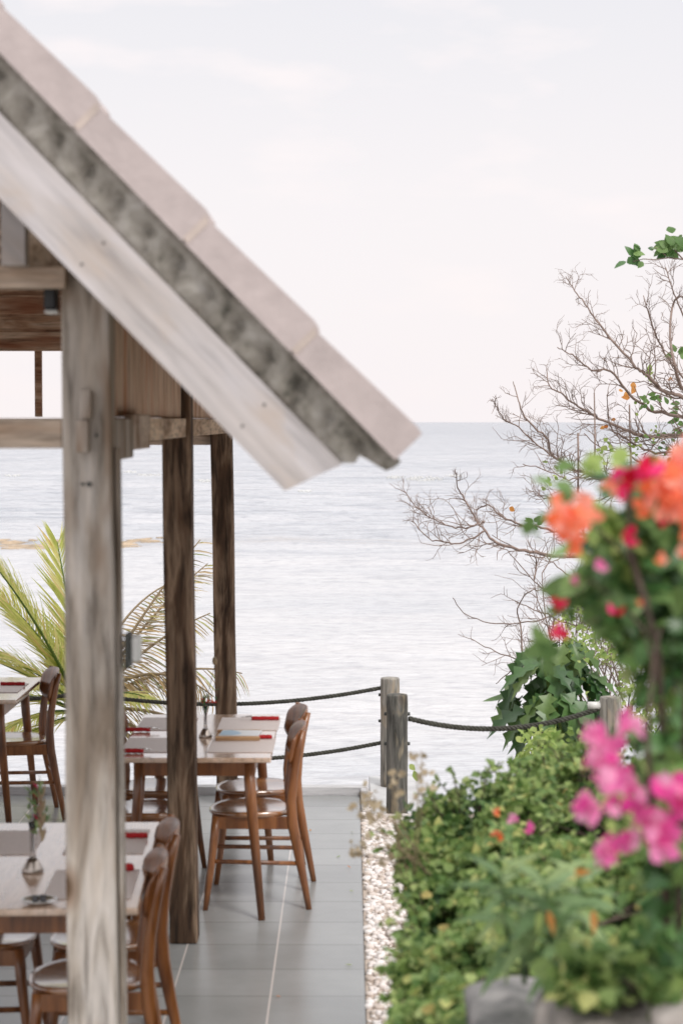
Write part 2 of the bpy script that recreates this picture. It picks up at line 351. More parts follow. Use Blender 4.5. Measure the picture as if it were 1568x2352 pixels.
c = mixc(n, l, math_(n, l, 'MULTIPLY', rlm.outputs[0], ramp(n, l, gB, [(.42, (0, 0, 0)), (.56, (1, 1, 1))])), c, (.30, .28, .27))
l.new(c, b.inputs['Base Color']); b.inputs['Roughness'].default_value = .18; b.inputs['IOR'].default_value = 1.33
hh = math_(n, l, 'ADD', math_(n, l, 'MULTIPLY', gA, .30), math_(n, l, 'ADD', gB, math_(n, l, 'MULTIPLY', gC, 1.6)))
bump(n, l, b, hh, .42, .5); M['sea'] = m
M['foam'] = leafmat('white_foam', [(0, (.62, .62, .63)), (1, (.74, .74, .75))], .2, .9, .1)
M['reef'] = simple('brown_reef_weed', (.40, .31, .22), .9, nz=.8, amt=.35)

# ---------------------------------------------------------------- the setting
SEA = -6.0
def grid(name, m, xs, ys, f, kind='structure', smooth=True):
    mb = MB(); nx, ny = len(xs), len(ys)
    vs = [(x, y, f(x, y)) for y in ys for x in xs]
    fs = [(j*nx+i, j*nx+i+1, (j+1)*nx+i+1, (j+1)*nx+i) for j in range(ny-1) for i in range(nx-1)]
    mb.add(vs, fs); o = mb.build(name, m, smooth=smooth); o['kind'] = kind; return o
# sea with a low swell near enough to show
def seaz(x, y):
    a = .0
    if 60 < y < 600:
        k = min(1, (y-60)/120)
        a = k*(.22*noise.noise(Vector((x*.03, y*.16, 0)))+.12*noise.noise(Vector((x*.09, y*.4, 3))))
    return SEA+a
ys = [14+i*1.0 for i in range(130)]; y = ys[-1]
while y < 45000: y *= 1.02; ys.append(y)
mb = MB(); nx = 70; vs = []
for y in ys:
    half = 12+y*.45
    for i in range(nx):
        x = -half+2*half*i/(nx-1); vs.append((x, y, seaz(x, y)))
fs = [(j*nx+i, j*nx+i+1, (j+1)*nx+i+1, (j+1)*nx+i) for j in range(len(ys)-1) for i in range(nx-1)]
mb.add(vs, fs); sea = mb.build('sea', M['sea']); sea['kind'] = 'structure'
sb = MB(); sb.box(-20000, 20000, -30, 45000, SEA-3.2, SEA-3); o = sb.build('seabed', M['soil'], smooth=False); o['kind'] = 'structure'
def sstep(a, b_, x):
    t = max(0, min(1, (x-a)/(b_-a))); return t*t*(3-2*t)
def landz(x, y):
    edge = 12.75+2.0*sstep(.6, 2.0, x)+(1.0*sstep(-1, -6, x))
    t = max(0, y-edge)
    z = -.26 - t*.62 - .35*sstep(0, 1, t)
    z += .10*noise.noise(Vector((x*.8, y*.8, 0)))*sstep(0, 2, t)
    if y < 12.4: z = -.07 + (0 if x < .3 else 0)
    return max(z, SEA-1.2)
o = grid('ground', M['stone'], [-16+i*.5 for i in range(65)], [-4+i*.35 for i in range(90)], landz)

# deck floor
mb = MB(); mb.box(-7.0, .06, 2.0, 12.31, -.10, 0)
o = mb.build('deck_floor', M['tiles'], smooth=False); o['kind'] = 'structure'
mb = MB(); mb.box(-7.0, .112, 12.313, 12.40, -.14, .05); mb.box(.066, .112, 12.22, 12.31, -.14, .046)
o = mb.build('deck_kerb', M['kerb'], smooth=False, bevel=.006); o['kind'] = 'structure'
mb = MB(); mb.box(.135, .46, 12.05, 14.4, -.5, -.245)
o = mb.build('concrete_slab', M['concrete'], smooth=False, bevel=.01); o['kind'] = 'structure'
# gravel strip
mb = MB(); mb.box(.066, .75, 4.5, 12.04, -.2, -.062); o = mb.build('gravel_bed', M['gravel'], smooth=False); o['kind'] = 'structure'
mb = MB()
for i in range(10500):
    y = 5.5+rnd.random()**.9*7.2; x = .075+rnd.random()*(.55)
    if y > 12.0 and x > .12: continue
    r = .006+rnd.random()**3*.022; h = r*(.3+.35*rnd.random())
    c0 = Vector((x, y, -.060+h*.3)); a = rnd.random()*6.3; q = .6+.4*rnd.random()
    vs = []
    for zz, rr in ((-.5, .8), (.35, 1), (.9, .55)):
        for k in range(6):
            t = a+k*math.pi/3; j = .85+.3*rnd.random()
            px_, py_ = math.cos(t)*r*rr*j, math.sin(t)*r*rr*q*j
            vs.append(c0+Vector((px_*math.cos(a)-py_*math.sin(a), px_*math.sin(a)+py_*math.cos(a), zz*h)))
    fs = [tuple(range(12, 18))]+[(b0*6+k, b0*6+(k+1) % 6, (b0+1)*6+(k+1) % 6, (b0+1)*6+k) for b0 in range(2) for k in range(6)]
    mb.add(vs, fs, rnd.random())
o = mb.build('gravel', M['gravel']); tag(o, 'pale pinkish gravel lying between the tiled deck and the creeper', 'gravel', kind='stuff')

for i in range(16):
    x = .02-abs(rnd.gauss(0, .18)); y = 5.5+rnd.random()*6
    o = leafmesh('fallen_leaf', M['leaf_orange'] if i % 3 else M['leaf_lime'], [(x, y, .004)], [(rnd.gauss(0, 1), rnd.gauss(0, 1), .05)], [(0, 0, 1)], .022+.014*rnd.random(), .006, None, fold=.4, droop=-.12)
    tag(o, 'small dry leaf lying loose on the grey tiles near the gravel edge', 'leaf', 'fallen leaves on the deck tiles')
# foam crests and reef weed as thin low patches floating on the water
def crest(name, u, v, lu, hv, m, seed, lift=.2, ragged=1.0):
    rr = random.Random(seed); mb = MB()
    c0 = G(u, v, SEA); sc_ = c0.y/K
    n_ = int(26+lu*.35)
    for i in range(n_):
        t = rr.random()*2-1; px = u+t*lu/2
        p = G(px, v+(rr.random()-.5)*hv*(1-t*t*.6), SEA)
        w_ = sc_*(2+rr.random()*lu*.05)*(1-.6*abs(t)); d_ = w_*(.5+rr.random())
        a = rr.random()*6; k_ = 7
        vs = [(p.x+math.cos(a+q*2*math.pi/k_)*w_*(.6+.7*rr.random()), p.y+math.sin(a+q*2*math.pi/k_)*d_*(.6+.7*rr.random()), seaz(p.x, p.y)+lift*(.3+.3*rr.random())) for q in range(k_)]
        top = (p.x, p.y, seaz(p.x, p.y)+lift)
        low = [(q[0], q[1], q[2]-.15) for q in vs]
        mb.add([top]+vs+low, [(0, 1+q, 1+(q+1) % k_) for q in range(k_)]+[(1+(q+1) % k_, 1+q, 1+k_+q, 1+k_+(q+1) % k_) for q in range(k_)], rr.random())
    return mb.build(name, m)
fm = [(975, 1101, 90, 7), (905, 1098, 40, 4), (345, 1092, 55, 5), (470, 1106, 40, 6), (30, 1092, 34, 5), (1040, 1096, 40, 3), (300, 1085, 30, 4), (700, 1130, 30, 2)]
allf = MB()
for i, (u, v, a, h) in enumerate(fm):
    o = crest('foam', u, v, a, h, M['foam'], i)
    me = o.data; allf.add([q.co for q in me.vertices], [tuple(p.vertices) for p in me.polygons], i/8); bpy.data.objects.remove(o); bpy.data.meshes.remove(me)
tag(allf.build('sea_foam', M['foam']), 'white broken wave crests out on the open water', 'foam', kind='stuff')
mb = MB(); rr = random.Random(3)
for i in range(1300):
    t = rr.random(); u = -60+t*460; band = rr.random()
    v = 1239+band*20*(1-.45*t)+rr.random()*3 + 3*math.sin(u*.03)
    if noise.noise(Vector((u*.02, v*.22, 0))) < .05: continue
    if rr.random() < .5*t: continue
    p = G(u, v, SEA); w_ = .08+rr.random()*.55; d_ = .2+rr.random()*.6; k_ = 7; a = rr.random()*6
    vs = [(p.x+math.cos(a+q*2*math.pi/k_)*w_*(.5+.8*rr.random()), p.y+math.sin(a+q*2*math.pi/k_)*d_*(.5+.8*rr.random()), seaz(p.x, p.y)+.025) for q in range(k_)]
    low = [(q[0], q[1], SEA-.4) for q in vs]
    mb.add([(p.x, p.y, seaz(p.x, p.y)+.035)]+vs+low, [(0, 1+q, 1+(q+1) % k_) for q in range(k_)]+[(1+(q+1) % k_, 1+q, 1+k_+q, 1+k_+(q+1) % k_) for q in range(k_)])
tag(mb.build('reef_weed', M['reef']), 'brown weedy reef showing in a broken band on the sea', 'reef', kind='stuff')

# ---------------------------------------------------------------- the pavilion
pav = empty('open_pavilion', (-2.4, 9, 0)); tag(pav, 'weathered timber pavilion with steep cement tiled roof over the tables', 'pavilion')
bpy.context.view_layer.update()
INV = Matrix.Translation((2.4, -9, 0))
def part(mb, name, m, parent=pav, smooth=False, bevel=.004, **k):
    o = mb.build(name, m, parent, smooth=smooth, bevel=bevel, **k)
    if parent is pav: o.matrix_parent_inverse = INV
    return o
GY = 4.70
E = W(960, 1005, GY)
UP = Vector((-.697, 0, .717)); DN = Vector((-.717, 0, -.697))
def RP(s, t, y): return Vector((E.x, 0, E.z))+UP*s+DN*t+Vector((0, y, 0))
XC = -2.4
smax = (E.x-XC)/.697
def mirror(mb):
    m2 = MB(); m2.add([(2*XC-p[0], p[1], p[2]) for p in mb.v], [tuple(reversed(f)) for f in mb.f]); m2.a = list(mb.a); return m2
def prism(mb, poly, y0, y1):   # poly in (s,t)
    k = len(poly)
    vs = [RP(s, t, y0) for s, t in poly]+[RP(s, t, y1) for s, t in poly]
    fs = [tuple(range(k)), tuple(range(2*k-1, k-1, -1))]+[(i, k+i, k+(i+1) % k, (i+1) % k)[::-1] for i in range(k)]
    mb.add(vs, fs)
# roof covering: pantile waves running down the slope
mb = MB(); nY = 400; y0, y1 = GY+.05, 13.1
for (side) in (1,):
    ns = 24; vs = []
    for j in range(nY+1):
        y = y0+(y1-y0)*j/nY; wv = .014*math.sin(y*2*math.pi/.19)
        for i in range(ns+1):
            s = i/ns*(smax); saw = .012*((s % .35)/.35)
            vs.append(RP(s, .022+wv-saw*-1, y))
    fs = [(j*(ns+1)+i, j*(ns+1)+i+1, (j+1)*(ns+1)+i+1, (j+1)*(ns+1)+i) for j in range(nY) for i in range(ns)]
    base_n = len(vs)
    vs2 = [v_+DN*.018 for v_ in vs]
    mb.add(vs, fs); mb.add(vs2, [tuple(reversed(f)) for f in fs])
    for i in range(ns): pass
roof = part(mb, 'roof', M['roof_tile'], smooth=True, bevel=0)
me2 = mirror(mb); o = me2.build('roof_slope', M['roof_tile'], roof)
o.matrix_parent_inverse = Matrix.Identity(4)
def rpart(mb, name, m, **k):
    o = mb.build(name, m, roof, **k); return o
# verge tiles (pinkish), each lapping the one below
k = 0; s = 0.0; joints = [0, .335, .686, 1.039]
while joints[-1] < smax: joints.append(joints[-1]+.352)
for i in range(len(joints)-1):
    a, b_ = joints[i], min(joints[i+1], smax+.02)
    for mir in (0, 1):
        mb = MB(); g_ = .007
        prism(mb, [(a+g_, -.006), (a+.022, -.009), (b_-.001, .004), (b_-.001, .068), (a+g_, .068)], GY-.05, GY+.13)
        if mir: mb = mirror(mb)
        rpart(mb, 'verge_tile', M['rake'], smooth=False, bevel=.006)
        if i < len(joints)-2:
            mb = MB(); prism(mb, [(b_-.006, .004), (b_+.009, -.004), (b_+.009, .0675), (b_-.006, .0675)], GY-.0515, GY+.1)
            if mir: mb = mirror(mb)
            rpart(mb, 'mortar_joint', M['mortar'], smooth=False, bevel=.001)
# mossy cement edge under the verge: lumpy
def lumpy(y0, y1):
    mb = MB(); ns, nt_ = 420, 16; vs = []
    for i in range(ns+1):
        q = i/ns
        for j in range(nt_+1):
            tt = j/nt_
            s_end = np.interp(tt, [0, .18, .40, .46, .55, .74, .88, 1], [-.012, -.012, -.004, .030, .064, .058, .072, .086])
            s = s_end+(smax-s_end)*q
            t = .066+tt*.106
            lump = abs(math.sin((s+.05*tt)*math.pi/.098))**.6
            prof = math.sin(math.pi*min(1, tt*1.0))**.5
            nz = noise.noise(Vector((s*9, t*14, 0)))
            ledge = -.020 if tt < .26 else 0
            y = y0+.045+(-.028*lump*prof if tt >= .26 else -.030)+nz*.010
            vs.append(RP(s, t, y))
    fs = [(i*(nt_+1)+j, i*(nt_+1)+j+1, (i+1)*(nt_+1)+j+1, (i+1)*(nt_+1)+j) for i in range(ns) for j in range(nt_)]
    b_ = len(vs)
    bk = [Vector((v_.x, y1, v_.z)) for v_ in vs]
    mb.add(vs, [tuple(reversed(f)) for f in fs]); mb.add(bk, fs)
    e = []
    for j in range(nt_): mb.add([vs[j], vs[j+1], bk[j+1], bk[j]], [(0, 1, 2, 3)])
    for i in range(ns): mb.add([vs[i*(nt_+1)+nt_], vs[(i+1)*(nt_+1)+nt_], bk[(i+1)*(nt_+1)+nt_], bk[i*(nt_+1)+nt_]], [(0, 1, 2, 3)])
    return mb
lm = lumpy(GY-.02, GY+.25)
rpart(lm, 'mossy_edge', M['moss'], smooth=True); rpart(mirror(lm), 'mossy_edge', M['moss'], smooth=True)
# barge boards
for mir in (0, 1):
    mb = MB(); prism(mb, [(.086, .174), (smax+.17, .174), (smax+.29, .299), (.130, .299), (.108, .235)], GY-.002, GY+.040)
    if mir: mb = mirror(mb)
    part(mb, 'barge_board', M['barge'], bevel=.006)
# soffit, ridge, eave board
for mir in (0, 1):
    mb = MB(); prism(mb, [(.05, .064), (smax+.05, .064), (smax+.09, .085), (.05, .085)], GY+.26, 13.0)
    if mir: mb = mirror(mb)
    rpart(mb, 'soffit', M['soffit'], smooth=False)
mb = MB(); zr = E.z+UP.z*smax
mb.tube([(XC, GY-.04, zr-.01), (XC, 13.12, zr-.01)], .085, 16); rpart(mb, 'ridge_cap', M['rake'], smooth=True)
PY = [5.45, 8.77, 12.1]
for y in PY+[7.1, 10.4]:
    for mir in (0, 1):
        mb = MB(); prism(mb, [(.12, .088), (smax-.02, .088), (smax+.09, .20), (.16, .20)], y+.09, y+.14)
        if mir: mb = mirror(mb)
        part(mb, 'rafter', M['soffit'])
# posts (each its own size and slight lean, measured)
def post(xb, xt, yb, wx, wy, zt, m, wt=None, zb=0.0):
    wt = wt or wx
    mb = MB(); nz_ = 14; vs = []; fs = []
    for i in range(nz_+1):
        t = i/nz_; z = zb+(zt-zb)*t; c = xb+(xt-xb)*t + .0015*math.sin(z*5+yb); ww = (wx+(wt-wx)*t)/2
        vs += [(c-ww, yb-wy/2, z), (c+ww, yb-wy/2, z), (c+ww, yb+wy/2, z), (c-ww, yb+wy/2, z)]
    for i in range(nz_):
        for k in range(4): fs.append((i*4+k, i*4+(k+1) % 4, i*4+4+(k+1) % 4, i*4+4+k))
    fs += [(3, 2, 1, 0), tuple(nz_*4+k for k in range(4))]
    mb.add(vs, fs); return part(mb, 'post', m, bevel=.007)
def XU(u, y, v=1500): return W(u, v, y).x
# front post: left edge u145@1040 -> 154@2352 ; front/right corner u262 -> 272
z1 = W(200, 1040, 5.39).z; z2 = W(200, 2352, 5.39).z
def lin(za, xa, zb_, xb_, z): return xa+(xb_-xa)*(z-za)/(zb_-za)
lt, lb = W(145, 1040, 5.39).x, W(154, 2352, 5.39).x
rt, rb_ = W(255, 1040, 5.39).x, W(270, 2352, 5.39).x
ct, cb_ = (lt+rt)/2, (lb+rb_)/2
p1 = post(lin(z1, ct, z2, cb_, 0), lin(z1, ct, z2, cb_, 2.86), 5.45, (rb_-lb), .12, 2.86, M['post_grey'], wt=(rt-lt))
# cover strip on the right face of the front post, with a dark gap between
xs_ = lin(z1, rt, z2, rb_, 0)
mb = MB(); xr0 = rb_+.004; xr1 = rt+.004
mb.hexa([(xr0+.002, 5.44, 0), (xr0+.014, 5.44, 0), (xr0+.014, 5.51, 0), (xr0+.002, 5.51, 0), (xr1-.0, 5.44, 2.19), (xr1+.010, 5.44, 2.19), (xr1+.010, 5.51, 2.19), (xr1-.0, 5.51, 2.19)])
part(mb, 'cover_strip', M['post_grey'], bevel=.002)
def post_uv(y, ul_t, ur_t, ul_b, ur_b, vt, vb, m, zt, wy):
    zt_, zb_ = W(400, vt, y).z, W(400, vb, y).z
    ct = (W(ul_t, vt, y).x+W(ur_t, vt, y).x)/2; cb = (W(ul_b, vb, y).x+W(ur_b, vb, y).x)/2
    wt = W(ur_t, vt, y).x-W(ul_t, vt, y).x; wb = W(ur_b, vb, y).x-W(ul_b, vb, y).x
    return post(lin(zt_, ct, zb_, cb, 0), lin(zt_, ct, zb_, cb, zt), y+wy/2, wb, wy, zt, m, wt=wt)
post_uv(8.77, 371, 439, 389, 452, 1020, 2100, M['post_brown'], 2.86, .14)
post_uv(12.0, 483, 533, 494.5, 541, 1020, 1630, M['post_brown'], 2.86, .13)
for y in PY: post(2*XC+.72, 2*XC+.72, y, .13, .13, 2.86, M['post_brown'])
# tie beams, collars at front (y 5.45) and back (12.1) frames
def zv(v, y): return W(784, v, y).z
xl = 2*XC+.72
mb = MB(); mb.box(xl, lt-.004, 5.40, 5.50, zv(1030, 5.4), zv(961, 5.4)); part(mb, 'tie_beam', M['beam_x'])
mb = MB(); mb.box(xl, XU(140, 5.36)+.02, 5.34, 5.385, zv(662, 5.35), zv(612, 5.35)); part(mb, 'collar_beam', M['beam_x'])
mb = MB(); mb.box(xl, -.80, 12.08, 12.18, zv(1022, 12.1), zv(962, 12.1)); part(mb, 'tie_beam', M['beam_x'])
# half-lap ends of the side beam standing proud of the front post
mb = MB(); a_, b_ = W(176, 1040, 5.35), W(203, 965, 5.35); mb.box(a_.x, b_.x, 5.345, 5.388, a_.z, b_.z)
c_, d_ = W(186, 965, 5.36), W(206, 895, 5.36); mb.box(c_.x, d_.x+.004, 5.352, 5.388, c_.z+.003, d_.z); part(mb, 'beam_end', M['post_grey'])
for (u, v, rr_) in ((205, 1112, .006), (190, 1112, .004), (222, 1000, .004)):
    q = W(u, v, 5.385); mb = MB(); mb.tube([(q.x, 5.380, q.z), (q.x, 5.392, q.z)], [rr_, rr_*1.1], 12); part(mb, 'bolt', M['box_grey'], bevel=0)
for (s_, t_) in ((.30, .20), (.30, .27), (.82, .205), (.82, .275), (1.25, .20), (1.25, .27)):
    q = RP(s_, t_, 0); mb = MB(); mb.tube([(q.x, GY-.0045, q.z), (q.x, GY, q.z)], .0032, 10); part(mb, 'nail', M['box_grey'], bevel=0)
# front strut and louvres above the collar
mb = MB(); mb.box(XU(14, 5.3), XU(70, 5.3), 5.27, 5.33, zv(611, 5.3), zv(380, 5.3)); part(mb, 'strut', M['barge'])
for i, v in enumerate((520, 548, 577, 603)):
    mb = MB(); z = zv(v, 5.42); x1 = XU(16, 5.4)
    mb.hexa([(xl+1.1, 5.40, z-.022), (x1, 5.40, z-.022), (x1, 5.44, z-.004), (xl+1.1, 5.44, z-.004), (xl+1.1, 5.40, z-.010), (x1, 5.40, z-.010), (x1, 5.44, z+.008), (xl+1.1, 5.44, z+.008)])
    part(mb, 'louvre', M['beam_x'], bevel=.001)
# triangular infill board beside the strut
mb = MB(); a = W(60, 655, 5.46); b_ = W(190, 662, 5.46); c_ = W(60, 470, 5.46)
top = RP(0, .19, 0)
mb.add([(a.x, 5.46, a.z), (b_.x+.12, 5.46, b_.z), (b_.x+.02, 5.46, E.z+(E.x-(b_.x+.02))*1.03-.27), (a.x, 5.46, E.z+(E.x-a.x)*1.03-.27),
        (a.x, 5.48, a.z), (b_.x+.12, 5.48, b_.z), (b_.x+.02, 5.48, E.z+(E.x-(b_.x+.02))*1.03-.27), (a.x, 5.48, E.z+(E.x-a.x)*1.03-.27)],
       [(0, 1, 2, 3), (7, 6, 5, 4), (1, 5, 6, 2), (0, 3, 7, 4), (0, 4, 5, 1), (3, 2, 6, 7)])
part(mb, 'infill_board', M['beam_y'], bevel=.002)
# back gable boards, opening with a mullion
zz = zv(805, 12.1); k = 0
bw = .108
while zz < 4.2 and k < 14:
    xr = E.x-(zz+bw-E.z)/1.03-.12
    x0_ = 2*XC-xr
    if xr-x0_ < .2: break
    mb = MB(); mb.box(x0_, xr, 12.06+.004*(k % 2), 12.09-.004*(k % 2), zz-.004, zz+bw); part(mb, 'gable_board', M['plank_x'], bevel=.003)
    zz += bw; k += 1
mb = MB(); x = XU(92, 12.1); mb.box(x-.02, x+.02, 12.10, 12.14, 2.29, zv(800, 12.1)); part(mb, 'mullion', M['plank_x'], bevel=.002)
mb = MB(); mb.box(-.86, -.66, 12.04, 12.056, 2.30, 2.78); part(mb, 'gable_board', M['plank_x'], bevel=.002)
# side: top plate and upright boards over it
for mir in (0, 1):
    mb = MB(); mb.box(-.775, -.700, 5.52, 8.765, 2.195, 2.275)
    if mir: mb = mirror(mb)
    part(mb, 'top_plate', M['beam_y'])
    mb = MB(); mb.box(-.775, -.708, 8.92, 12.0, 2.195, 2.275)
    if mir: mb = mirror(mb)
    part(mb, 'top_plate', M['beam_y'])
mb = MB(); mb.box(-.697, -.672, 6.35, 6.9, 2.172, 2.285); part(mb, 'packing_block', M['beam_x'])
mb = MB(); mb.box(-.697, -.665, 5.62, 6.3, 2.15, 2.27); part(mb, 'packing_block', M['post_grey'])
y = 5.6; k = 0
while y < 12.0:
    wd = .165+.02*((k*7) % 3)/2
    if not (8.72 < y+wd/2 < 8.95):
        for mir in (0, 1):
            mb = MB(); mb.box(-.742-.003*(k % 2), -.720, y, y+wd-.006, 2.2765, 2.90)
            if mir: mb = mirror(mb)
            part(mb, 'side_board', M['plank_z'], bevel=.002)
    y += wd; k += 1
# small fittings on the front post
mb = MB(); a = W(103, 712, 5.42); b_ = W(131, 657, 5.42); mb.box(a.x, b_.x, 5.40, 5.47, a.z, b_.z)
sp_ = mb.build('loudspeaker', M['black'], smooth=False, bevel=.006); tag(sp_, 'small black box loudspeaker under the gable on the front post', 'loudspeaker')
mb = MB(); mb.box(a.x+.004, b_.x+.004, 5.39, 5.45, a.z-.010, a.z-.002); mb.build('mounting_plate', M['box_white'], sp_, smooth=False, bevel=.002)
mb = MB(); a = W(257, 1535, 5.44); b_ = W(272, 1455, 5.44); mb.box(xr0+.0145, xr0+.030, 5.43, 5.50, a.z, b_.z)
sk = mb.build('wall_lamp', M['box_grey'], smooth=False, bevel=.004); tag(sk, 'small lamp with pale cover on the side of the front grey post', 'lamp')
mb = MB(); mb.box(xr0+.031, xr0+.056, 5.435, 5.495, a.z+.014, b_.z-.006); mb.build('cover', M['box_white'], sk, smooth=False, bevel=.010, seg=3)

# ---------------------------------------------------------------- chairs
def seat_mb():
    mb = MB(); nr_, na = 10, 40; vs = []
    def Rr(q):
        c, s = math.cos(q), math.sin(q); e = 3.2 if c > 0 else 2.3
        r = (abs(c)**e+abs(s)**e)**(-1/e); return r
    for side in (0, 1):
        for i in range(nr_+1):
            r = i/nr_
            for k in range(na):
                q = 2*math.pi*k/na; rr = Rr(q)*r
                x = math.cos(q)*rr*.190; y = math.sin(q)*rr*(.196-.018*(math.cos(q)*.5+.5))
                z = .447+.010*(abs(y)/.19)**2 - .007*(1-r*r)+(.006*max(0, -x/.19)**2*-1)
                if side: z = min(z-.006, .436+.008*(1-r)*-1) - .012*(1 if r < .93 else .35)
                vs.append((x, y, z))
    fs = []
    for i in range(nr_):
        for k in range(na):
            k2 = (k+1) % na; a = i*na
            fs.append((a+k, a+na+k, a+na+k2, a+k2))
            b_ = (nr_+1)*na+a; fs.append((b_+k, b_+k2, b_+na+k2, b_+na+k))
    for k in range(na):
        k2 = (k+1) % na; a = nr_*na; b_ = (2*nr_+1)*na
        fs.append((a+k, b_+k, b_+k2, a+k2))
    mb.add(vs, fs); return mb
def back_mb():
    mb = MB(); ny_, nz_ = 20, 8; vs = []
    for side in (0, 1):
        for i in range(ny_+1):
            y = -.205+.41*i/ny_; e = (abs(y)/.205)
            hh = .092*(1-e**5*.45); zc = .752-.006*e*e
            for j in range(nz_+1):
                t = -1+2*j/nz_; z = zc+t*hh
                edge = 1-abs(t)**6
                x = .222+.050*(1-e*e)-.030+ (z-.75)*.22 + (-.0085 if side == 0 else .0085)*(.35+.65*edge)
                vs.append((x, y, z))
    fs = []; st = nz_+1; o_ = (ny_+1)*st
    for i in range(ny_):
        for j in range(nz_):
            a = i*st+j; fs.append((a, a+1, a+st+1, a+st)); fs.append((o_+a, o_+a+st, o_+a+st+1, o_+a+1))
        a = i*st; fs.append((a, a+st, o_+a+st, o_+a)); a = i*st+nz_; fs.append((a, o_+a, o_+a+st, a+st))
    for j in range(nz_):
        fs.append((j, o_+j, o_+j+1, j+1)); a = ny_*st+j; fs.append((a, a+1, o_+a+1, o_+a))
    mb.add(vs, fs); return mb
def make_chair():
    t = empty('dining_chair')
    seat_mb().build('seat', M['teak_seat'], t)
    back_mb().build('backrest', M['teak'], t)
    for s in (-1, 1):
        mb = MB(); mb.tube([(-.155, s*.150, .432), (-.165, s*.158, .33), (-.185, s*.172, .16), (-.208, s*.185, 0)], [.021, .020, .016, .0125], 12); mb.build('leg', M['teak'], t)
        mb = MB()
        pts = [(.272, s*.190, 0), (.250, s*.183, .12), (.222, s*.178, .26), (.196, s*.175, .40), (.190, s*.174, .50), (.200, s*.176, .62), (.222, s*.180, .74), (.246, s*.182, .835)]
        mb.tube(pts, [.0135, .0165, .021, .025, .024, .021, .0175, .013], 12, fl=.78, up=(1, 0, 0)); mb.build('leg', M['teak'], t)
        mb = MB(); mb.hexa([(-.150, s*.158-.009, .375), (.185, s*.170-.009, .372), (.185, s*.170+.009, .372), (-.150, s*.158+.009, .375), (-.150, s*.158-.009, .431), (.185, s*.170-.009, .431), (.185, s*.170+.009, .431), (-.150, s*.158+.009, .431)]); mb.build('seat_rail', M['teak'], t, smooth=False, bevel=.003)
        mb = MB(); mb.tube([(-.182, s*.168, .225), (.232, s*.176, .212)], .0105, 10, fl=.8); mb.build('stretcher', M['teak'], t)
    mb = MB(); mb.box(-.165, -.147, -.145, .145, .375, .431); mb.build('seat_rail', M['teak'], t, smooth=False, bevel=.003)
    mb = MB(); mb.box(.180, .198, -.155, .155, .372, .431); mb.build('seat_rail', M['teak'], t, smooth=False, bevel=.003)
    mb = MB(); mb.tube([(.225, -.175, .255), (.225, .175, .255)], .010, 10); mb.build('stretcher', M['teak'], t)
    return t
proto = [None]
def copy_tree(o, parent=None):
    c = o.copy(); C.objects.link(c); c.parent = parent
    for ch in list(o.children): copy_tree(ch, c)
    return c
def place(maker, key, x, y, rz, label, cat, group, store={}):
    if key not in store: store[key] = maker(); o = store[key]
    else: o = copy_tree(store[key])
    o.location = (x, y, 0); o.rotation_euler = (0, 0, rz); tag(o, label, cat, group); return o
CG = 'brown wooden dining chairs around the deck tables'
PI = math.pi
chairs = [
 (-.470, 9.58, R(3), 'brown chair nearest the open aisle, at the near right of the middle table'),
 (-.475, 10.13, R(9), 'brown chair at the far right of the middle table, mostly behind another chair'),
 (-.945, 9.55, PI+R(2), 'brown chair at the near left of the middle table, seen between two posts'),
 (-.950, 10.12, PI-R(2), 'brown chair at the far left of the middle table, behind a nearer seat'),
 (-.860, 6.64, R(7), 'nearest chair of all, its curved back in front of the dark post'),
 (-.865, 7.16, R(8), 'chair tucked in just behind the nearest one at the front table'),
 (-1.30, 7.18, PI-R(1), 'chair on the left side of the front table, only front legs and seat edge showing'),
 (-1.93, 11.66, R(15), 'chair by the far left table in front of the palm'),
]
for x, y, a, lab in chairs: place(make_chair, 'chair', x, y, a, lab, 'chair', CG)

# ---------------------------------------------------------------- tables
def make_table(w=.70, d=1.38):
    t = empty('dining_table')
    mb = MB(); mb.box(-w/2, w/2, -d/2, d/2, .727, .750); mb.build('tabletop', M['teak_y'], t, smooth=False, bevel=.006, seg=3)
    mb = MB(); i = .075
    for a in ((-w/2+i, w/2-i, -d/2+i, -d/2+i+.02), (-w/2+i, w/2-i, d/2-i-.02, d/2-i)): mb.box(*a, .655, .7265)
    for a in ((-w/2+i, -w/2+i+.02, -d/2+i+.021, d/2-i-.021), (w/2-i-.02, w/2-i, -d/2+i+.021, d/2-i-.021)): mb.box(*a, .655, .7265)
    mb.build('apron', M['teak'], t, smooth=False, bevel=.003)
    for sx in (-1, 1):
        for sy in (-1, 1):
            mb = MB(); mb.tube([(sx*(w/2-.105), sy*(d/2-.095), .725), (sx*(w/2-.095), sy*(d/2-.09), .55), (sx*(w/2-.045), sy*(d/2-.06), 0)], [.027, .026, .016], 14); mb.build('leg', M['teak'], t)
    return t
TG = 'brown wooden tables laid for a meal'
tA = place(make_table, 'table', -.707, 9.83, R(0.3), 'middle table in the row, standing behind the dark post near the railing', 'table', TG)
tB = place(make_table, 'table', -1.035, 6.97, R(2.4), 'front table nearest the camera, half hidden by the grey front post', 'table', TG)
tD = place(make_table, 'table', -2.16, 11.55, 0, 'far left table beside the palm, cut off by the picture edge', 'table', TG)
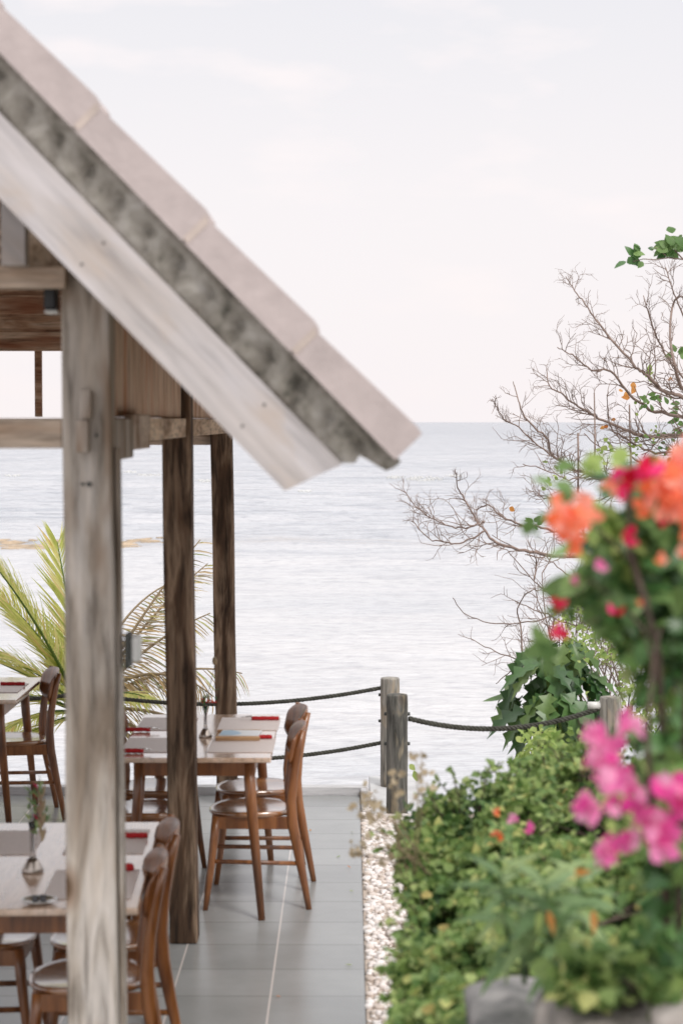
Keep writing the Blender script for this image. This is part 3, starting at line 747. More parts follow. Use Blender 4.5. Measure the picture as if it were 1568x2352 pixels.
# the far left table is shorter
tD.scale = (1, .72, 1)
bpy.context.view_layer.update()
ZT = .7505
def on(u, v): return G(u, v, ZT)
def placemat(cx, cy, sx, sy, rz, label):
    mb = MB(); mb.box(-sx/2, sx/2, -sy/2, sy/2, 0, .003); o = mb.build('placemat', M['mat'], smooth=False, bevel=.001)
    o.location = (cx, cy, ZT); o.rotation_euler = (0, 0, rz); tag(o, label, 'placemat', 'beige placemats on the tables'); return o
def napkin(cx, cy, rz, label, ln=.20, steel=True, r=.011):
    t = empty('napkin_roll', (cx, cy, ZT+.0035), rz)
    mb = MB(); pts = [(-ln/2+ln*i/8, .002*math.sin(i*1.7), r*.75) for i in range(9)]
    mb.tube(pts, [r*(.92+.12*math.sin(i*2.3)) for i in range(9)], 12, fl=1.6, up=(0, 0, 1)); mb.build('cloth', M['red'], t)
    if steel:
        mb = MB(); mb.tube([(-ln*.35, .004, r*1.7), (-ln*.72, .004, r*1.4)], [.004, .005], 8, fl=1.4)
        mb.tube([(-ln*.72, .004, r*1.4), (-ln*.80, .004, r*1.3), (-ln*.92, .004, r*1.2)], [.004, .010, .003], 8, fl=.4, up=(0, 1, 0)); mb.build('cutlery', M['steel'], t)
    tag(t, label, 'napkin', 'red napkins rolled round cutlery'); return t
# table A settings
placemat(-.50, 9.50, .30, .42, 0, 'beige placemat at the near right corner of the middle table')
placemat(-.50, 10.17, .30, .42, 0, 'beige placemat at the far right corner of the middle table')
placemat(-.91, 9.50, .28, .42, 0, 'beige placemat at the near left of the middle table')
placemat(-.91, 10.17, .28, .42, 0, 'beige placemat at the far left of the middle table')
def nap_uv(u0, u1, v, lab, **k):
    a, b_ = on(u0, v), on(u1, v); c_ = (a+b_)/2; return napkin(c_.x, c_.y, math.atan2(b_.y-a.y, b_.x-a.x), lab, ln=(b_-a).length, **k)
nap_uv(578, 640, 1655, 'red napkin with cutlery at the far right corner of the middle table')
nap_uv(590, 623, 1698, 'short red napkin end beside the wooden tray', steel=False)
nap_uv(290, 345, 1681, 'red napkin against the dark post on the far left of the middle table').rotation_euler[2] += PI
nap_uv(285, 330, 1730, 'red napkin at the near left of the middle table').rotation_euler[2] += PI
# table B
placemat(-.84, 6.62, .28, .42, R(2), 'beige placemat at the near right of the front table')
placemat(-.87, 7.30, .28, .42, R(2), 'beige placemat at the far right of the front table, behind the grey post')
placemat(-1.25, 7.28, .28, .42, R(2), 'beige placemat at the far left of the front table')
nap_uv(284, 338, 1926, 'red napkin at the far right corner of the front table', steel=False)
nap_uv(272, 304, 2001, 'small red napkin end on the front table, right beside the grey post', steel=False, r=.014)
placemat(-1.98, 11.55, .26, .40, 0, 'beige placemat on the far left table')
nap_uv(2, 58, 1575, 'long red napkin on the far left table', steel=False)
# tray with booklet on table A
a, b_ = on(492, 1702), on(588, 1702); c_ = (a+b_)/2
tr = empty('serving_tray', (c_.x+.01, c_.y+.09, ZT+.0035), R(1.5))
mb = MB(); mb.box(-.105, .105, -.11, .11, 0, .008); mb.box(-.105, .105, -.11, -.100, .0085, .022); mb.box(-.105, .105, .100, .11, .0085, .022); mb.build('tray_base', M['tray'], tr, smooth=False, bevel=.003)
tag(tr, 'shallow pale wooden tray on the middle table', 'tray')
bk = empty('menu_booklet', (c_.x+.02, c_.y+.09, ZT+.0125), R(-4))
mb = MB(); mb.box(-.095, .095, -.085, .085, 0, .014); mb.build('pages', M['page'], bk, smooth=False, bevel=.002)
mb = MB(); vs = [(-.09, -.08), (-.02, -.08), (.01, -.03), (-.015, .03), (-.05, .07), (-.09, .05)]
mb.add([(x, y, .0143) for x, y in vs]+[(x, y, .0150) for x, y in vs], [tuple(range(6, 12))]+[(i, (i+1) % 6, 6+(i+1) % 6, 6+i) for i in range(6)]); mb.build('blue_print', M['blue'], bk, smooth=False)
tag(bk, 'white and light blue booklet lying in the wooden tray', 'booklet')
# vases
def vase(p, sc_, label, red):
    t = empty('bud_vase', (p.x, p.y, ZT)); tag(t, label, 'vase', 'small flower vases on the tables')
    mb = MB(); mb.lathe([(r*sc_, z*sc_) for r, z in ((.031, 0), (.033, .004), (.029, .014), (.020, .032), (.013, .042))], n=28); mb.build('metal_foot', M['pewter'], t)
    mb = MB(); mb.lathe([(r*sc_, z*sc_) for r, z in ((.010, .0425), (.008, .075), (.0085, .12), (.013, .150), (.011, .151), (.0065, .12), (.006, .075), (.007, .046))], n=24); mb.build('glass_neck', M['glass'], t)
    mb = MB(); rr = random.Random(int(p.x*1000)); tips = []
    for i in range(3 if red else 6):
        a = rr.random()*6.28; h = .19+.12*rr.random(); l_ = .02+.05*rr.random()
        mb.tube([(0, 0, .06*sc_), (0.003*math.cos(a), .003*math.sin(a), .14*sc_), (l_*math.cos(a), l_*math.sin(a)*.6, h*sc_)], [.0012]*3, 5); tips.append(Vector((l_*math.cos(a), l_*math.sin(a)*.6, h*sc_)))
    if red: mb.tube([(0, 0, .06*sc_), (.012, 0, .2), (.045, 0, .345)], [.0013]*3, 5)
    mb.build('stem', M['stem_dark'], t)
    P, D, Nn, A = [], [], [], []
    for tp in tips:
        for k in range(4 if red else 9):
            q = tp*(.55+.5*rr.random()); q.x = tp.x*(.3+.9*rr.random()); P.append(q); D.append((rr.gauss(0, .6), rr.gauss(0, .6), .9)); Nn.append((rr.gauss(0, 1), rr.gauss(0, 1), .3))
    leafmesh('leaves', M['leaf_long'] if not red else M['leaf_dark'], P, D, Nn, .030, .0055, t)
    if red:
        for (dx, dz, s_) in ((0, .150, 1), (.02, .158, .8), (.038, .15, .9), (-.012, .165, .6)):
            P = [(dx, 0, dz+.015)]*9; D = [(math.cos(i*.7), math.sin(i*.7), .3+.3*(i % 2)) for i in range(9)]
            leafmesh('blossom', M['coral_red'], P, D, [(0, 0, 1)]*9, .026*s_, .006, t)
        mb = MB(); mb.lathe([(.001, 0), (.009, .008), (.012, .022), (.009, .036), (.001, .044)], (.045, 0, .345), 14); mb.build('bud', M['straw'], t)
    else:
        P = [(.018, 0, .15+.012*i) for i in range(12)]; D = [(.5*math.cos(i*2.1), .5*math.sin(i*2.1), .8) for i in range(12)]
        leafmesh('blossom', M['crimson'], P, D, [(1, 0, .2)]*12, .03, .008, t)
        P = [(.030, 0, .10+.016*i) for i in range(10)]; D = [(.25*math.cos(i*2.1), .3*math.sin(i*2.1), 1) for i in range(10)]
        leafmesh('dried_leaf', M['straw'], P, D, [(0, 1, .2)]*10, .06, .007, t)
    return t
vase(on(472, 1693), 1.0, 'slim vase of red blossoms on the middle table', True)
vase(on(76, 2003), 1.12, 'vase of leafy sprigs with a shiny metal foot on the front table', False)
p = on(91, 2074)
ds = empty('sauce_dish', (p.x, p.y, ZT)); tag(ds, 'shallow shiny dish holding dark cubes on the front table edge', 'dish')
mb = MB(); mb.lathe([(.028, 0), (.034, .002), (.056, .010), (.058, .013), (.052, .0125), (.030, .006), (.001, .005)], n=32); mb.build('plate', M['steel'], ds)
mb = MB(); mb.box(-.022, -.002, -.012, .010, .0065, .024); mb.box(.002, .022, -.010, .012, .0065, .026); mb.build('contents', M['dish'], ds, smooth=False, bevel=.003)

# ---------------------------------------------------------------- railing
M['rail_dark'] = wood('dark_mossy_round_post', 'z', ((.045, .045, .042), (.13, .13, .12), (.20, .195, .18)), (.40, .34, .24), .85, fine=40, blot=2.4)
def rail_post(u0, u1, vt, y, zb, label, holes=True, m='rail_post'):
    c_ = W((u0+u1)/2, vt, y); r = (W(u1, vt, y).x-W(u0, vt, y).x)/2
    mb = MB(); prof = [(r*.985, zb)]
    for i in range(12): prof.append((r*(1+.015*math.sin(i*1.3+y)), zb+(c_.z-zb)*(i+.5)/12.3))
    prof += [(r*.99, c_.z-.012), (r*.93, c_.z-.002), (r*.5, c_.z+.002), (.001, c_.z+.003)]
    t = empty('rail_post', (c_.x, y, zb)); mb.lathe([(a, b-zb) for a, b in prof], (0, 0, 0), 28); mb.build('shaft', M[m], t)
    if holes:
        for q in (.12, .30):
            mb = MB(); mb.tube([(r*.8, 0, c_.z-zb-q), (r*1.22, 0, c_.z-zb-q)], [.012, .010], 10); mb.build('eyelet', M['box_grey'], t)
            mb = MB(); mb.tube([(-r*.8, 0, c_.z-zb-q), (-r*1.22, 0, c_.z-zb-q)], [.012, .010], 10); mb.build('eyelet', M['box_grey'], t)
    tag(t, label, 'post', 'round posts of the rope railing'); return c_, r
pF, rF = rail_post(873.5, 917, 1556, 14.0, -.245, 'taller round railing post standing behind the mossy one at the deck corner')
pN, rN = rail_post(887, 936, 1594, 12.25, -.245, 'mossy dark round railing post in front at the deck corner', m='rail_dark')
pR, rR = rail_post(1376, 1426, 1600, 12.4, -.9, 'round railing post half hidden by the bushes on the right')
pL, rL = rail_post(166, 208, 1560, 14.0, -.9, 'round railing post hidden behind the grey front post')
mb = MB(); mb.tube([(-rR*2.1, 0, pR.z+.9-.055), (-rR*.9, 0, pR.z+.9-.055)], [.024, .024], 14); mb.build('rope_clip', M['box_white'], [o for o in C.objects if o.name.startswith('rail_post')][2])
def rope(p0, p1, sag, label, r=.0145, n_=60):
    mb = MB(); L_ = (Vector(p1)-Vector(p0)).length
    base = [Vector(p0).lerp(Vector(p1), i/n_)-Vector((0, 0, 4*sag*(i/n_)*(1-i/n_))) for i in range(n_+1)]
    turns = L_/.075*2*PI
    for s_ in range(3):
        pts = []
        for i in range(n_*4+1):
            t = i/(n_*4); q = Vector(p0).lerp(Vector(p1), t)-Vector((0, 0, 4*sag*t*(1-t)))
            a = turns*t+s_*2*PI/3; pts.append(q+Vector((0, math.cos(a), math.sin(a)))*r*.52)
        mb.tube(pts, r*.56, 6)
    o = mb.build('rope', M['rope']); tag(o, label, 'rope', 'dark ropes of the railing'); return o
def yv(u, v, y): return W(u, v, y)
rope(yv(193, 1593, 14), yv(874, 1580, 14), .092, 'upper rope sagging behind the tables to the paired posts')
rope(yv(193, 1720, 14), yv(874, 1706, 14), .098, 'lower rope behind the middle table to the paired posts')
rope(yv(-220, 1593, 14), yv(185, 1593, 14), .045, 'rope behind the far left chair')
rope(yv(938, 1650, 12.25), yv(1377, 1626, 12.4), .093, 'rope swinging from the mossy post to the right hand post in the bushes', r=.016)

# ---------------------------------------------------------------- palm beyond the deck
def frond(mbr, P, D, Nn, LN, A, c0, az, el, ln, droop, nl=46, ll=.42, roll=0, ragged=0, aval=None, rr=rnd):
    d = Vector((math.cos(az)*math.cos(el), math.sin(az)*math.cos(el), math.sin(el)))
    pts = []; p = Vector(c0); seg = 16
    for i in range(seg+1):
        pts.append(p.copy()); p = p+d*(ln/seg); d = (d-Vector((0, 0, droop/seg))).normalized()
    mbr.tube(pts, [.016*(1-.85*i/seg)+.002 for i in range(seg+1)], 6)
    for i in range(nl):
        t = .12+.88*i/nl; j = min(seg-1, int(t*seg)); q = pts[j].lerp(pts[j+1], t*seg-j)
        tg = (pts[j+1]-pts[j]).normalized(); sd_ = tg.cross(Vector((0, 0, 1)))
        if sd_.length < .05: sd_ = Vector((1, 0, 0))
        sd_.normalize(); upv = sd_.cross(tg)
        for s_ in (-1, 1):
            if rr.random() < ragged: continue
            dr = tg*(.75+.5*t)+sd_*s_*(1.0-.35*t)+upv*(.25-roll)+Vector((rr.gauss(0, .08), rr.gauss(0, .08), rr.gauss(0, .08)-roll*.5))
            P.append(q); D.append(dr); Nn.append(upv+sd_*s_*.4); LN.append(ll*math.sin(PI*(.15+.75*t))**.6*(.8+.3*rr.random())); A.append(rr.random() if aval is None else max(0, min(1, aval+rr.gauss(0, .15))))
palm = empty('coconut_palm', (-2.1, 14.9, -2.2)); tag(palm, 'young palm with yellow green and drying fronds beyond the deck', 'palm tree')
rr = random.Random(4)
def to_palm(o): o.parent = palm; o.matrix_parent_inverse = Matrix.Translation((2.1, -14.9, 2.2)); return o
CR = Vector((-1.95, 14.9, .12))
mb = MB(); mb.tube([(-2.1, 14.9, -2.4), (-2.0, 14.9, -1.0), CR], [.12, .09, .06], 14); to_palm(mb.build('trunk', M['bark']))
sets = [  # az, el, len, droop, dry, ll, roll
 (R(165), R(58), 1.35, .6, 0, .46, -.15), (R(175), R(40), 1.25, .7, 0, .44, -.1), (R(205), R(66), 1.3, .5, 0, .44, -.1), (R(155), R(62), 1.25, .9, 0, .42, .0), (R(130), R(78), 1.3, .5, 0, .42, .0), (R(200), R(50), 1.2, 1.0, 0, .40, .1), (R(170), R(25), 1.1, 1.0, 0, .4, .1),
 (R(240), R(45), .9, 1.1, 0, .36, .2), (R(150), R(5), 1.0, .9, 0, .36, .2), (R(100), R(60), 1.0, 1.3, 0, .38, .1),
 (R(200), R(-10), .9, .6, 0, .36, .1), (R(320), R(40), .7, 1.0, 0, .34, .3),
 (R(20), R(60), 1.55, .35, 1, .28, .75), (R(8), R(52), 1.2, .7, 1, .28, .9), (R(20), R(58), 1.45, .55, 1, .30, .55), (R(10), R(38), 1.25, 1.0, 1, .34, .7), (R(-5), R(15), 1.05, 1.0, 1, .34, .5), (R(40), R(72), 1.3, 1.6, 1, .28, .9),
 (R(-20), R(0), .9, .8, 1, .32, .5), (R(15), R(-20), .8, .6, 1, .30, .4), (R(0), R(52), 1.1, 1.9, 1, .30, .9), (R(80), R(50), 1.1, 1.3, 1, .30, .6)]
for (az, el, ln, dr, dry, ll, roll) in sets:
    mbr = MB(); P, D, Nn, LN, A = [], [], [], [], []
    frond(mbr, P, D, Nn, LN, A, CR, az, el, ln, dr, nl=60 if not dry else 36, ll=ll, roll=roll, ragged=.0 if not dry else .2, rr=rr)
    f = to_palm(mbr.build('frond', M['straw'] if dry else M['leaf_lime']))
    lo = leafmesh('leaflets', M['palm_dry'] if dry else M['palm'], P, D, Nn, np.array(LN), +.0085 if not dry else .0062, f, fold=.5, droop=.18 if not dry else .4, a=A)
bpy.context.view_layer.update()

# ---------------------------------------------------------------- bare tree on the right
def Z4(x, y): return (918.6+.4392*x, 516.6+.4392*y)
def branchlet(mb, p, d, ln, r, depth, rr, bias):
    pts = [p]; n_ = 5
    for i in range(n_):
        d = (d+Vector((rr.gauss(0, .16), rr.gauss(0, .16), rr.gauss(0, .13)))+bias*.10).normalized()
        p = p+d*(ln/n_); pts.append(p)
        if depth > 0 and rr.random() < .46:
            s_ = rr.choice((-1, 1)); ax = Vector((rr.gauss(0, .35), 1, rr.gauss(0, .35))).normalized()
            q = Matrix.Rotation(s_*R(28+32*rr.random()), 3, ax) @ d
            branchlet(mb, p, q, ln*(.45+.3*rr.random()), r*.66, depth-1, rr, bias)
    mb.tube(pts, [r*(1-.5*i/n_) for i in range(n_+1)], 4, cap=False)
def limb(mb, pts4, r0, r1, yb, rr, dens=1.0, depth=2, twig=.25, zfun=Z4, upb=.45, leftb=-.35):
    pts = []
    for i, (x, y) in enumerate(pts4):
        u, v = zfun(x, y); pts.append(W(u, v, yb+.55*math.sin(i*1.3+x*.01)))
    fine = []
    for i in range(len(pts)-1):
        a = pts[max(i-1, 0)]; b_ = pts[i]; c_ = pts[i+1]; d_ = pts[min(i+2, len(pts)-1)]
        for k in range(5):
            t = k/5; fine.append(.5*((2*b_)+(-a+c_)*t+(2*a-5*b_+4*c_-d_)*t*t+(-a+3*b_-3*c_+d_)*t**3)+Vector((0, 0, rr.gauss(0, .006))))
    fine.append(pts[-1]); n_ = len(fine)
    rad = [r0+(r1-r0)*(i/(n_-1))**.8 for i in range(n_)]
    mb.tube(fine, rad, 7)
    for i in range(2, n_):
        for _ in range(2):
            if rr.random() < .33*dens:
                tg = (fine[i]-fine[i-1]).normalized(); s_ = rr.choice((-1, 1))
                q = Matrix.Rotation(s_*R(25+40*rr.random()), 3, Vector((rr.gauss(0, .3), 1, 0)).normalized()) @ tg
                q = (q+Vector((leftb*.3, rr.gauss(0, .3), upb*.55))).normalized()
                branchlet(mb, fine[i], q, twig*(.35+.9*rr.random())*(1.15-.65*i/n_), max(.0032, rad[i]*.42), depth, rr, Vector((leftb*.3, 0, upb)))
    return fine
bt = empty('bare_tree', (3.25, 16.2, -1.5)); tag(bt, 'leafless wide branching tree with fine twigs against the sea and sky', 'tree')
rr = random.Random(21)
def to_bt(o): o.parent = bt; o.matrix_parent_inverse = Matrix.Translation((-3.25, -16.2, 1.5)); return o
YB = 16.0
limbs = [
 ([(1620, 1700), (1300, 1760), (960, 1735), (800, 1730), (650, 1705), (500, 1660), (440, 1600), (385, 1520), (345, 1450), (300, 1370), (295, 1300)], .024, .004, 1.0),
 ([(440, 1600), (350, 1650), (250, 1665), (150, 1640), (70, 1555)], .009, .003, .9),
 ([(440, 1555), (370, 1580), (290, 1580), (200, 1555), (100, 1490), (20, 1390)], .009, .003, 1.2),
 ([(1500, 1640), (1200, 1650), (960, 1620), (800, 1595), (650, 1570), (540, 1530), (470, 1470), (400, 1490)], .018, .005, 1.0),
 ([(1600, 1450), (1300, 1380), (1100, 1335), (1000, 1305), (900, 1275), (850, 1240), (790, 1200), (762, 1110), (650, 1000), (612, 900), (590, 820)], .024, .003, 1.1),
 ([(900, 1275), (750, 1180), (620, 1060), (540, 1010), (490, 930)], .009, .003, 1.1),
 ([(1150, 1370), (1000, 1300), (880, 1330), (760, 1280), (640, 1250)], .009, .003, 1.0),
 ([(928, 1400), (930, 1240), (928, 1090)], .010, .008, .35),
 ([(1015, 1300), (1017, 1100), (1013, 880)], .009, .006, .5),
 ([(1206, 1260), (1200, 1100), (1197, 940)], .011, .007, .5),
 ([(1620, 1000), (1478, 900), (1380, 870), (1290, 790), (1230, 740), (1145, 650), (1050, 530), (980, 435), (910, 345), (865, 270)], .022, .003, 1.0),
 ([(1620, 1080), (1478, 1010), (1300, 960), (1200, 890), (1100, 770), (1000, 760), (900, 680), (820, 640)], .020, .003, 1.1),
 ([(1620, 1150), (1478, 1100), (1300, 1110), (1200, 1080), (1060, 1020), (950, 960), (860, 900), (780, 840), (765, 750)], .022, .003, 1.3),
 ([(1620, 1260), (1478, 1200), (1300, 1180), (1180, 1120), (1100, 1060), (1080, 900)], .016, .004, 1.2),
 ([(1600, 1000), (1470, 850), (1440, 760), (1415, 640), (1410, 520), (1432, 400), (1500, 360)], .018, .008, 1.0),
 ([(1560, 900), (1400, 700), (1330, 560), (1290, 440), (1270, 370)], .012, .003, 1.1),
 ([(1478, 1300), (1300, 1270), (1180, 1200), (1060, 1170), (960, 1090)], .012, .003, 1.1),
 ([(1400, 1420), (1200, 1390), (1000, 1440), (800, 1430), (700, 1410)], .010, .003, 1.0),
 ([(1560, 700), (1480, 480), (1420, 330), (1385, 220)], .010, .003, .7),
]
for pts4, r0, r1, de in limbs:
    mb = MB(); limb(mb, pts4, r0*.85, max(.0035, r1*.9), YB, rr, dens=de, depth=2); to_bt(mb.build('branch', M['bark_pale']))
mb = MB(); tpx = W(1640, 1100, 16.2)
mb.tube([(3.25, 16.2, -1.6), (3.2, 16.2, -.4), W(1680, 1450, 16.2), W(1650, 1200, 16.1), W(1640, 950, 16.0), W(1660, 700, 16)], [.13, .10, .085, .07, .05, .025], 12)
to_bt(mb.build('trunk', M['bark']))
# withered and fresh leaves left on the tree
def sprig(cx, cy, y, n_, ln, m, spread, name='foliage', parent=None, zf=Z4, wr=.34, rr=rr, pend=0):
    u, v = zf(cx, cy); c_ = W(u, v, y); P, D, Nn = [], [], []
    for i in range(n_):
        P.append(c_+Vector((rr.gauss(0, spread), rr.gauss(0, spread), rr.gauss(0, spread)))); D.append((rr.gauss(0, 1), rr.gauss(0, .5), rr.gauss(0, .6)-pend)); Nn.append((rr.gauss(0, .4), -1, rr.gauss(.3, .5)))
    return leafmesh(name, m, P, D, Nn, np.array([ln*(.7+.5*rr.random()) for _ in range(n_)]), ln*wr, parent, fold=.15)
for (x, y, m_, k, ln, sp_) in [(1215, 845, 'leaf_orange', 2, .085, .012), (1195, 905, 'leaf_orange', 2, .07, .012), (1070, 1050, 'leaf_orange', 2, .055, .012), (1112, 1020, 'leaf_orange', 1, .06, .01), (1420, 800, 'leaf_orange', 2, .06, .01), (568, 1475, 'leaf_orange', 1, .07, .005), (1160, 870, 'leaf_orange', 1, .05, .01),
    (1295, 790, 'leaf_lime', 5, .07, .02), (1310, 920, 'leaf_fresh', 14, .06, .04), (1450, 940, 'leaf_fresh', 10, .07, .05), (1450, 1060, 'leaf_fresh', 10, .06, .04), (1450, 660, 'leaf_fresh', 6, .08, .03), (1370, 1140, 'leaf_fresh', 14, .05, .06), (1240, 1160, 'leaf_lime', 12, .045, .05), (1065, 1200, 'leaf_lime', 14, .06, .05), (1330, 1090, 'leaf_lime', 8, .04, .04), (800, 1310, 'leaf_lime', 12, .045, .06), (690, 1560, 'leaf_fresh', 7, .07, .03), (1240, 940, 'leaf_lime', 4, .04, .03)]:
    to_bt(sprig(x, y, YB, k, ln*.95, M[m_], sp_))
# thin dead creeper stems over the water
ds_ = empty('dead_creeper', (1.4, 15, -1.5)); tag(ds_, 'tangle of thin dead stems hanging over the water below the bare tree', 'dead creeper')
def to_dc(o): o.parent = ds_; o.matrix_parent_inverse = Matrix.Translation((-1.4, -15, 1.5)); return o
for pts4 in [[(1100, 2080), (900, 1990), (760, 1920), (660, 1820), (560, 1700)], [(1180, 2040), (1000, 2020), (850, 2030), (700, 2070), (500, 2080), (350, 2040), (275, 1950)], [(640, 2330), (630, 2100), (612, 2010), (680, 1910), (780, 1925), (960, 1960)],
     [(900, 2360), (640, 2280), (500, 2230), (370, 2170)], [(1000, 2120), (800, 2050), (700, 2010), (600, 1970)], [(700, 1850), (712, 1770), (690, 1700)], [(1100, 1880), (950, 1860), (820, 1790), (750, 1720)], [(660, 2250), (580, 2330), (500, 2400)], [(1250, 2150), (1100, 1990), (980, 1930), (880, 1900)]]:
    mb = MB(); limb(mb, pts4, .0075, .0028, 15.2, rr, dens=.55, depth=1, twig=.25); to_dc(mb.build('stem', M['bark_pale']))
# leafy twigs reaching in at the top right
tw = empty('leafy_branch', (3.2, 13, 3.6)); tag(tw, 'green leafed twig reaching in against the sky at top right', 'branch')
def to_tw(o): o.parent = tw; o.matrix_parent_inverse = Matrix.Translation((-3.2, -13, -3.6)); return o
mb = MB(); mb.tube([W(1700, 640, 13), W(1600, 600, 13), W(*Z4(1478, 180), 13), W(*Z4(1400, 172), 13), W(*Z4(1330, 182), 13), W(*Z4(1270, 178), 13), W(*Z4(1215, 192), 13)], [.007, .006, .005, .004, .0035, .003, .002], 6)
mb.tube([W(*Z4(1478, 180), 13), W(*Z4(1440, 140), 13), W(*Z4(1415, 90), 13)], [.005, .004, .003], 6); mb.tube([W(*Z4(1400, 172), 13), W(*Z4(1350, 130), 13), W(*Z4(1325, 112), 13)], [.003, .002, .002], 6); to_tw(mb.build('twig', M['bark_pale']))
for (x, y, k, ln, s_, m_) in [(1215, 165, 4, .075, .018, 'leaf_dark'), (1248, 150, 3, .07, .015, 'leaf_dark'), (1190, 195, 2, .08, .01, 'leaf_dark'), (1265, 200, 2, .06, .01, 'leaf_dark'), (1420, 95, 16, .09, .04, 'leaf_fresh'), (1400, 130, 7, .07, .03, 'leaf_dark'), (1335, 122, 2, .05, .01, 'leaf_dark'), (1455, 125, 7, .08, .03, 'leaf_fresh')]:
    to_tw(sprig(x, y, 13, k, ln, M[m_], s_, wr=.36))

# ---------------------------------------------------------------- lobed-leaf plant
lp = empty('lobed_plant', (1.4, 13.6, -1)); tag(lp, 'plant with big dark drooping lobed leaves beside the rope', 'plant')
def to_lp(o): o.parent = lp; o.matrix_parent_inverse = Matrix.Translation((-1.4, -13.6, 1)); return o
mb = MB(); heads = [(1250, 1540), (1300, 1480), (1210, 1610), (1260, 1660), (1235, 1500), (1290, 1520), (1215, 1570), (1270, 1600), (1330, 1560), (1310, 1640), (1225, 1640), (1345, 1620)]
root = Vector((1.5, 13.6, -1)); P, D, Nn, LN = [], [], [], []; rr = random.Random(8)
for (u, v) in heads:
    h = W(u, v, 12.6+rr.random()*.6); mb.tube([root, root.lerp(h, .6)+Vector((.05, 0, .1)), h], [.02, .013, .008], 8)
    for k in range(11):
        a = k*2.4+rr.random(); l_ = .03+.04*rr.random()
        b0 = h+Vector((math.cos(a)*l_, math.sin(a)*l_, rr.random()*.04)); P.append(b0)
        D.append((math.cos(a), math.sin(a)*.8, -.25-.9*rr.random())); Nn.append((math.cos(a)*.5, math.sin(a)*.5-.4, 1)); LN.append(.21+.13*rr.random())
to_lp(mb.build('stem', M['leaf_lime'])); LN = np.array(LN)
to_lp(leafmesh('leaves', M['leaf_lobed'], P, D, Nn, LN, LN*.26, None, fold=.35, droop=.35, lobes=True))
a, b_ = W(1172, 1597, 13.2), W(1108, 1617, 13.2)
to_lp(leafmesh('leaves', M['leaf_lobed'], [a], [b_-a], [(0, -.6, 1)], (b_-a).length, .028, None, fold=.3, droop=-.12, a=[.7]))

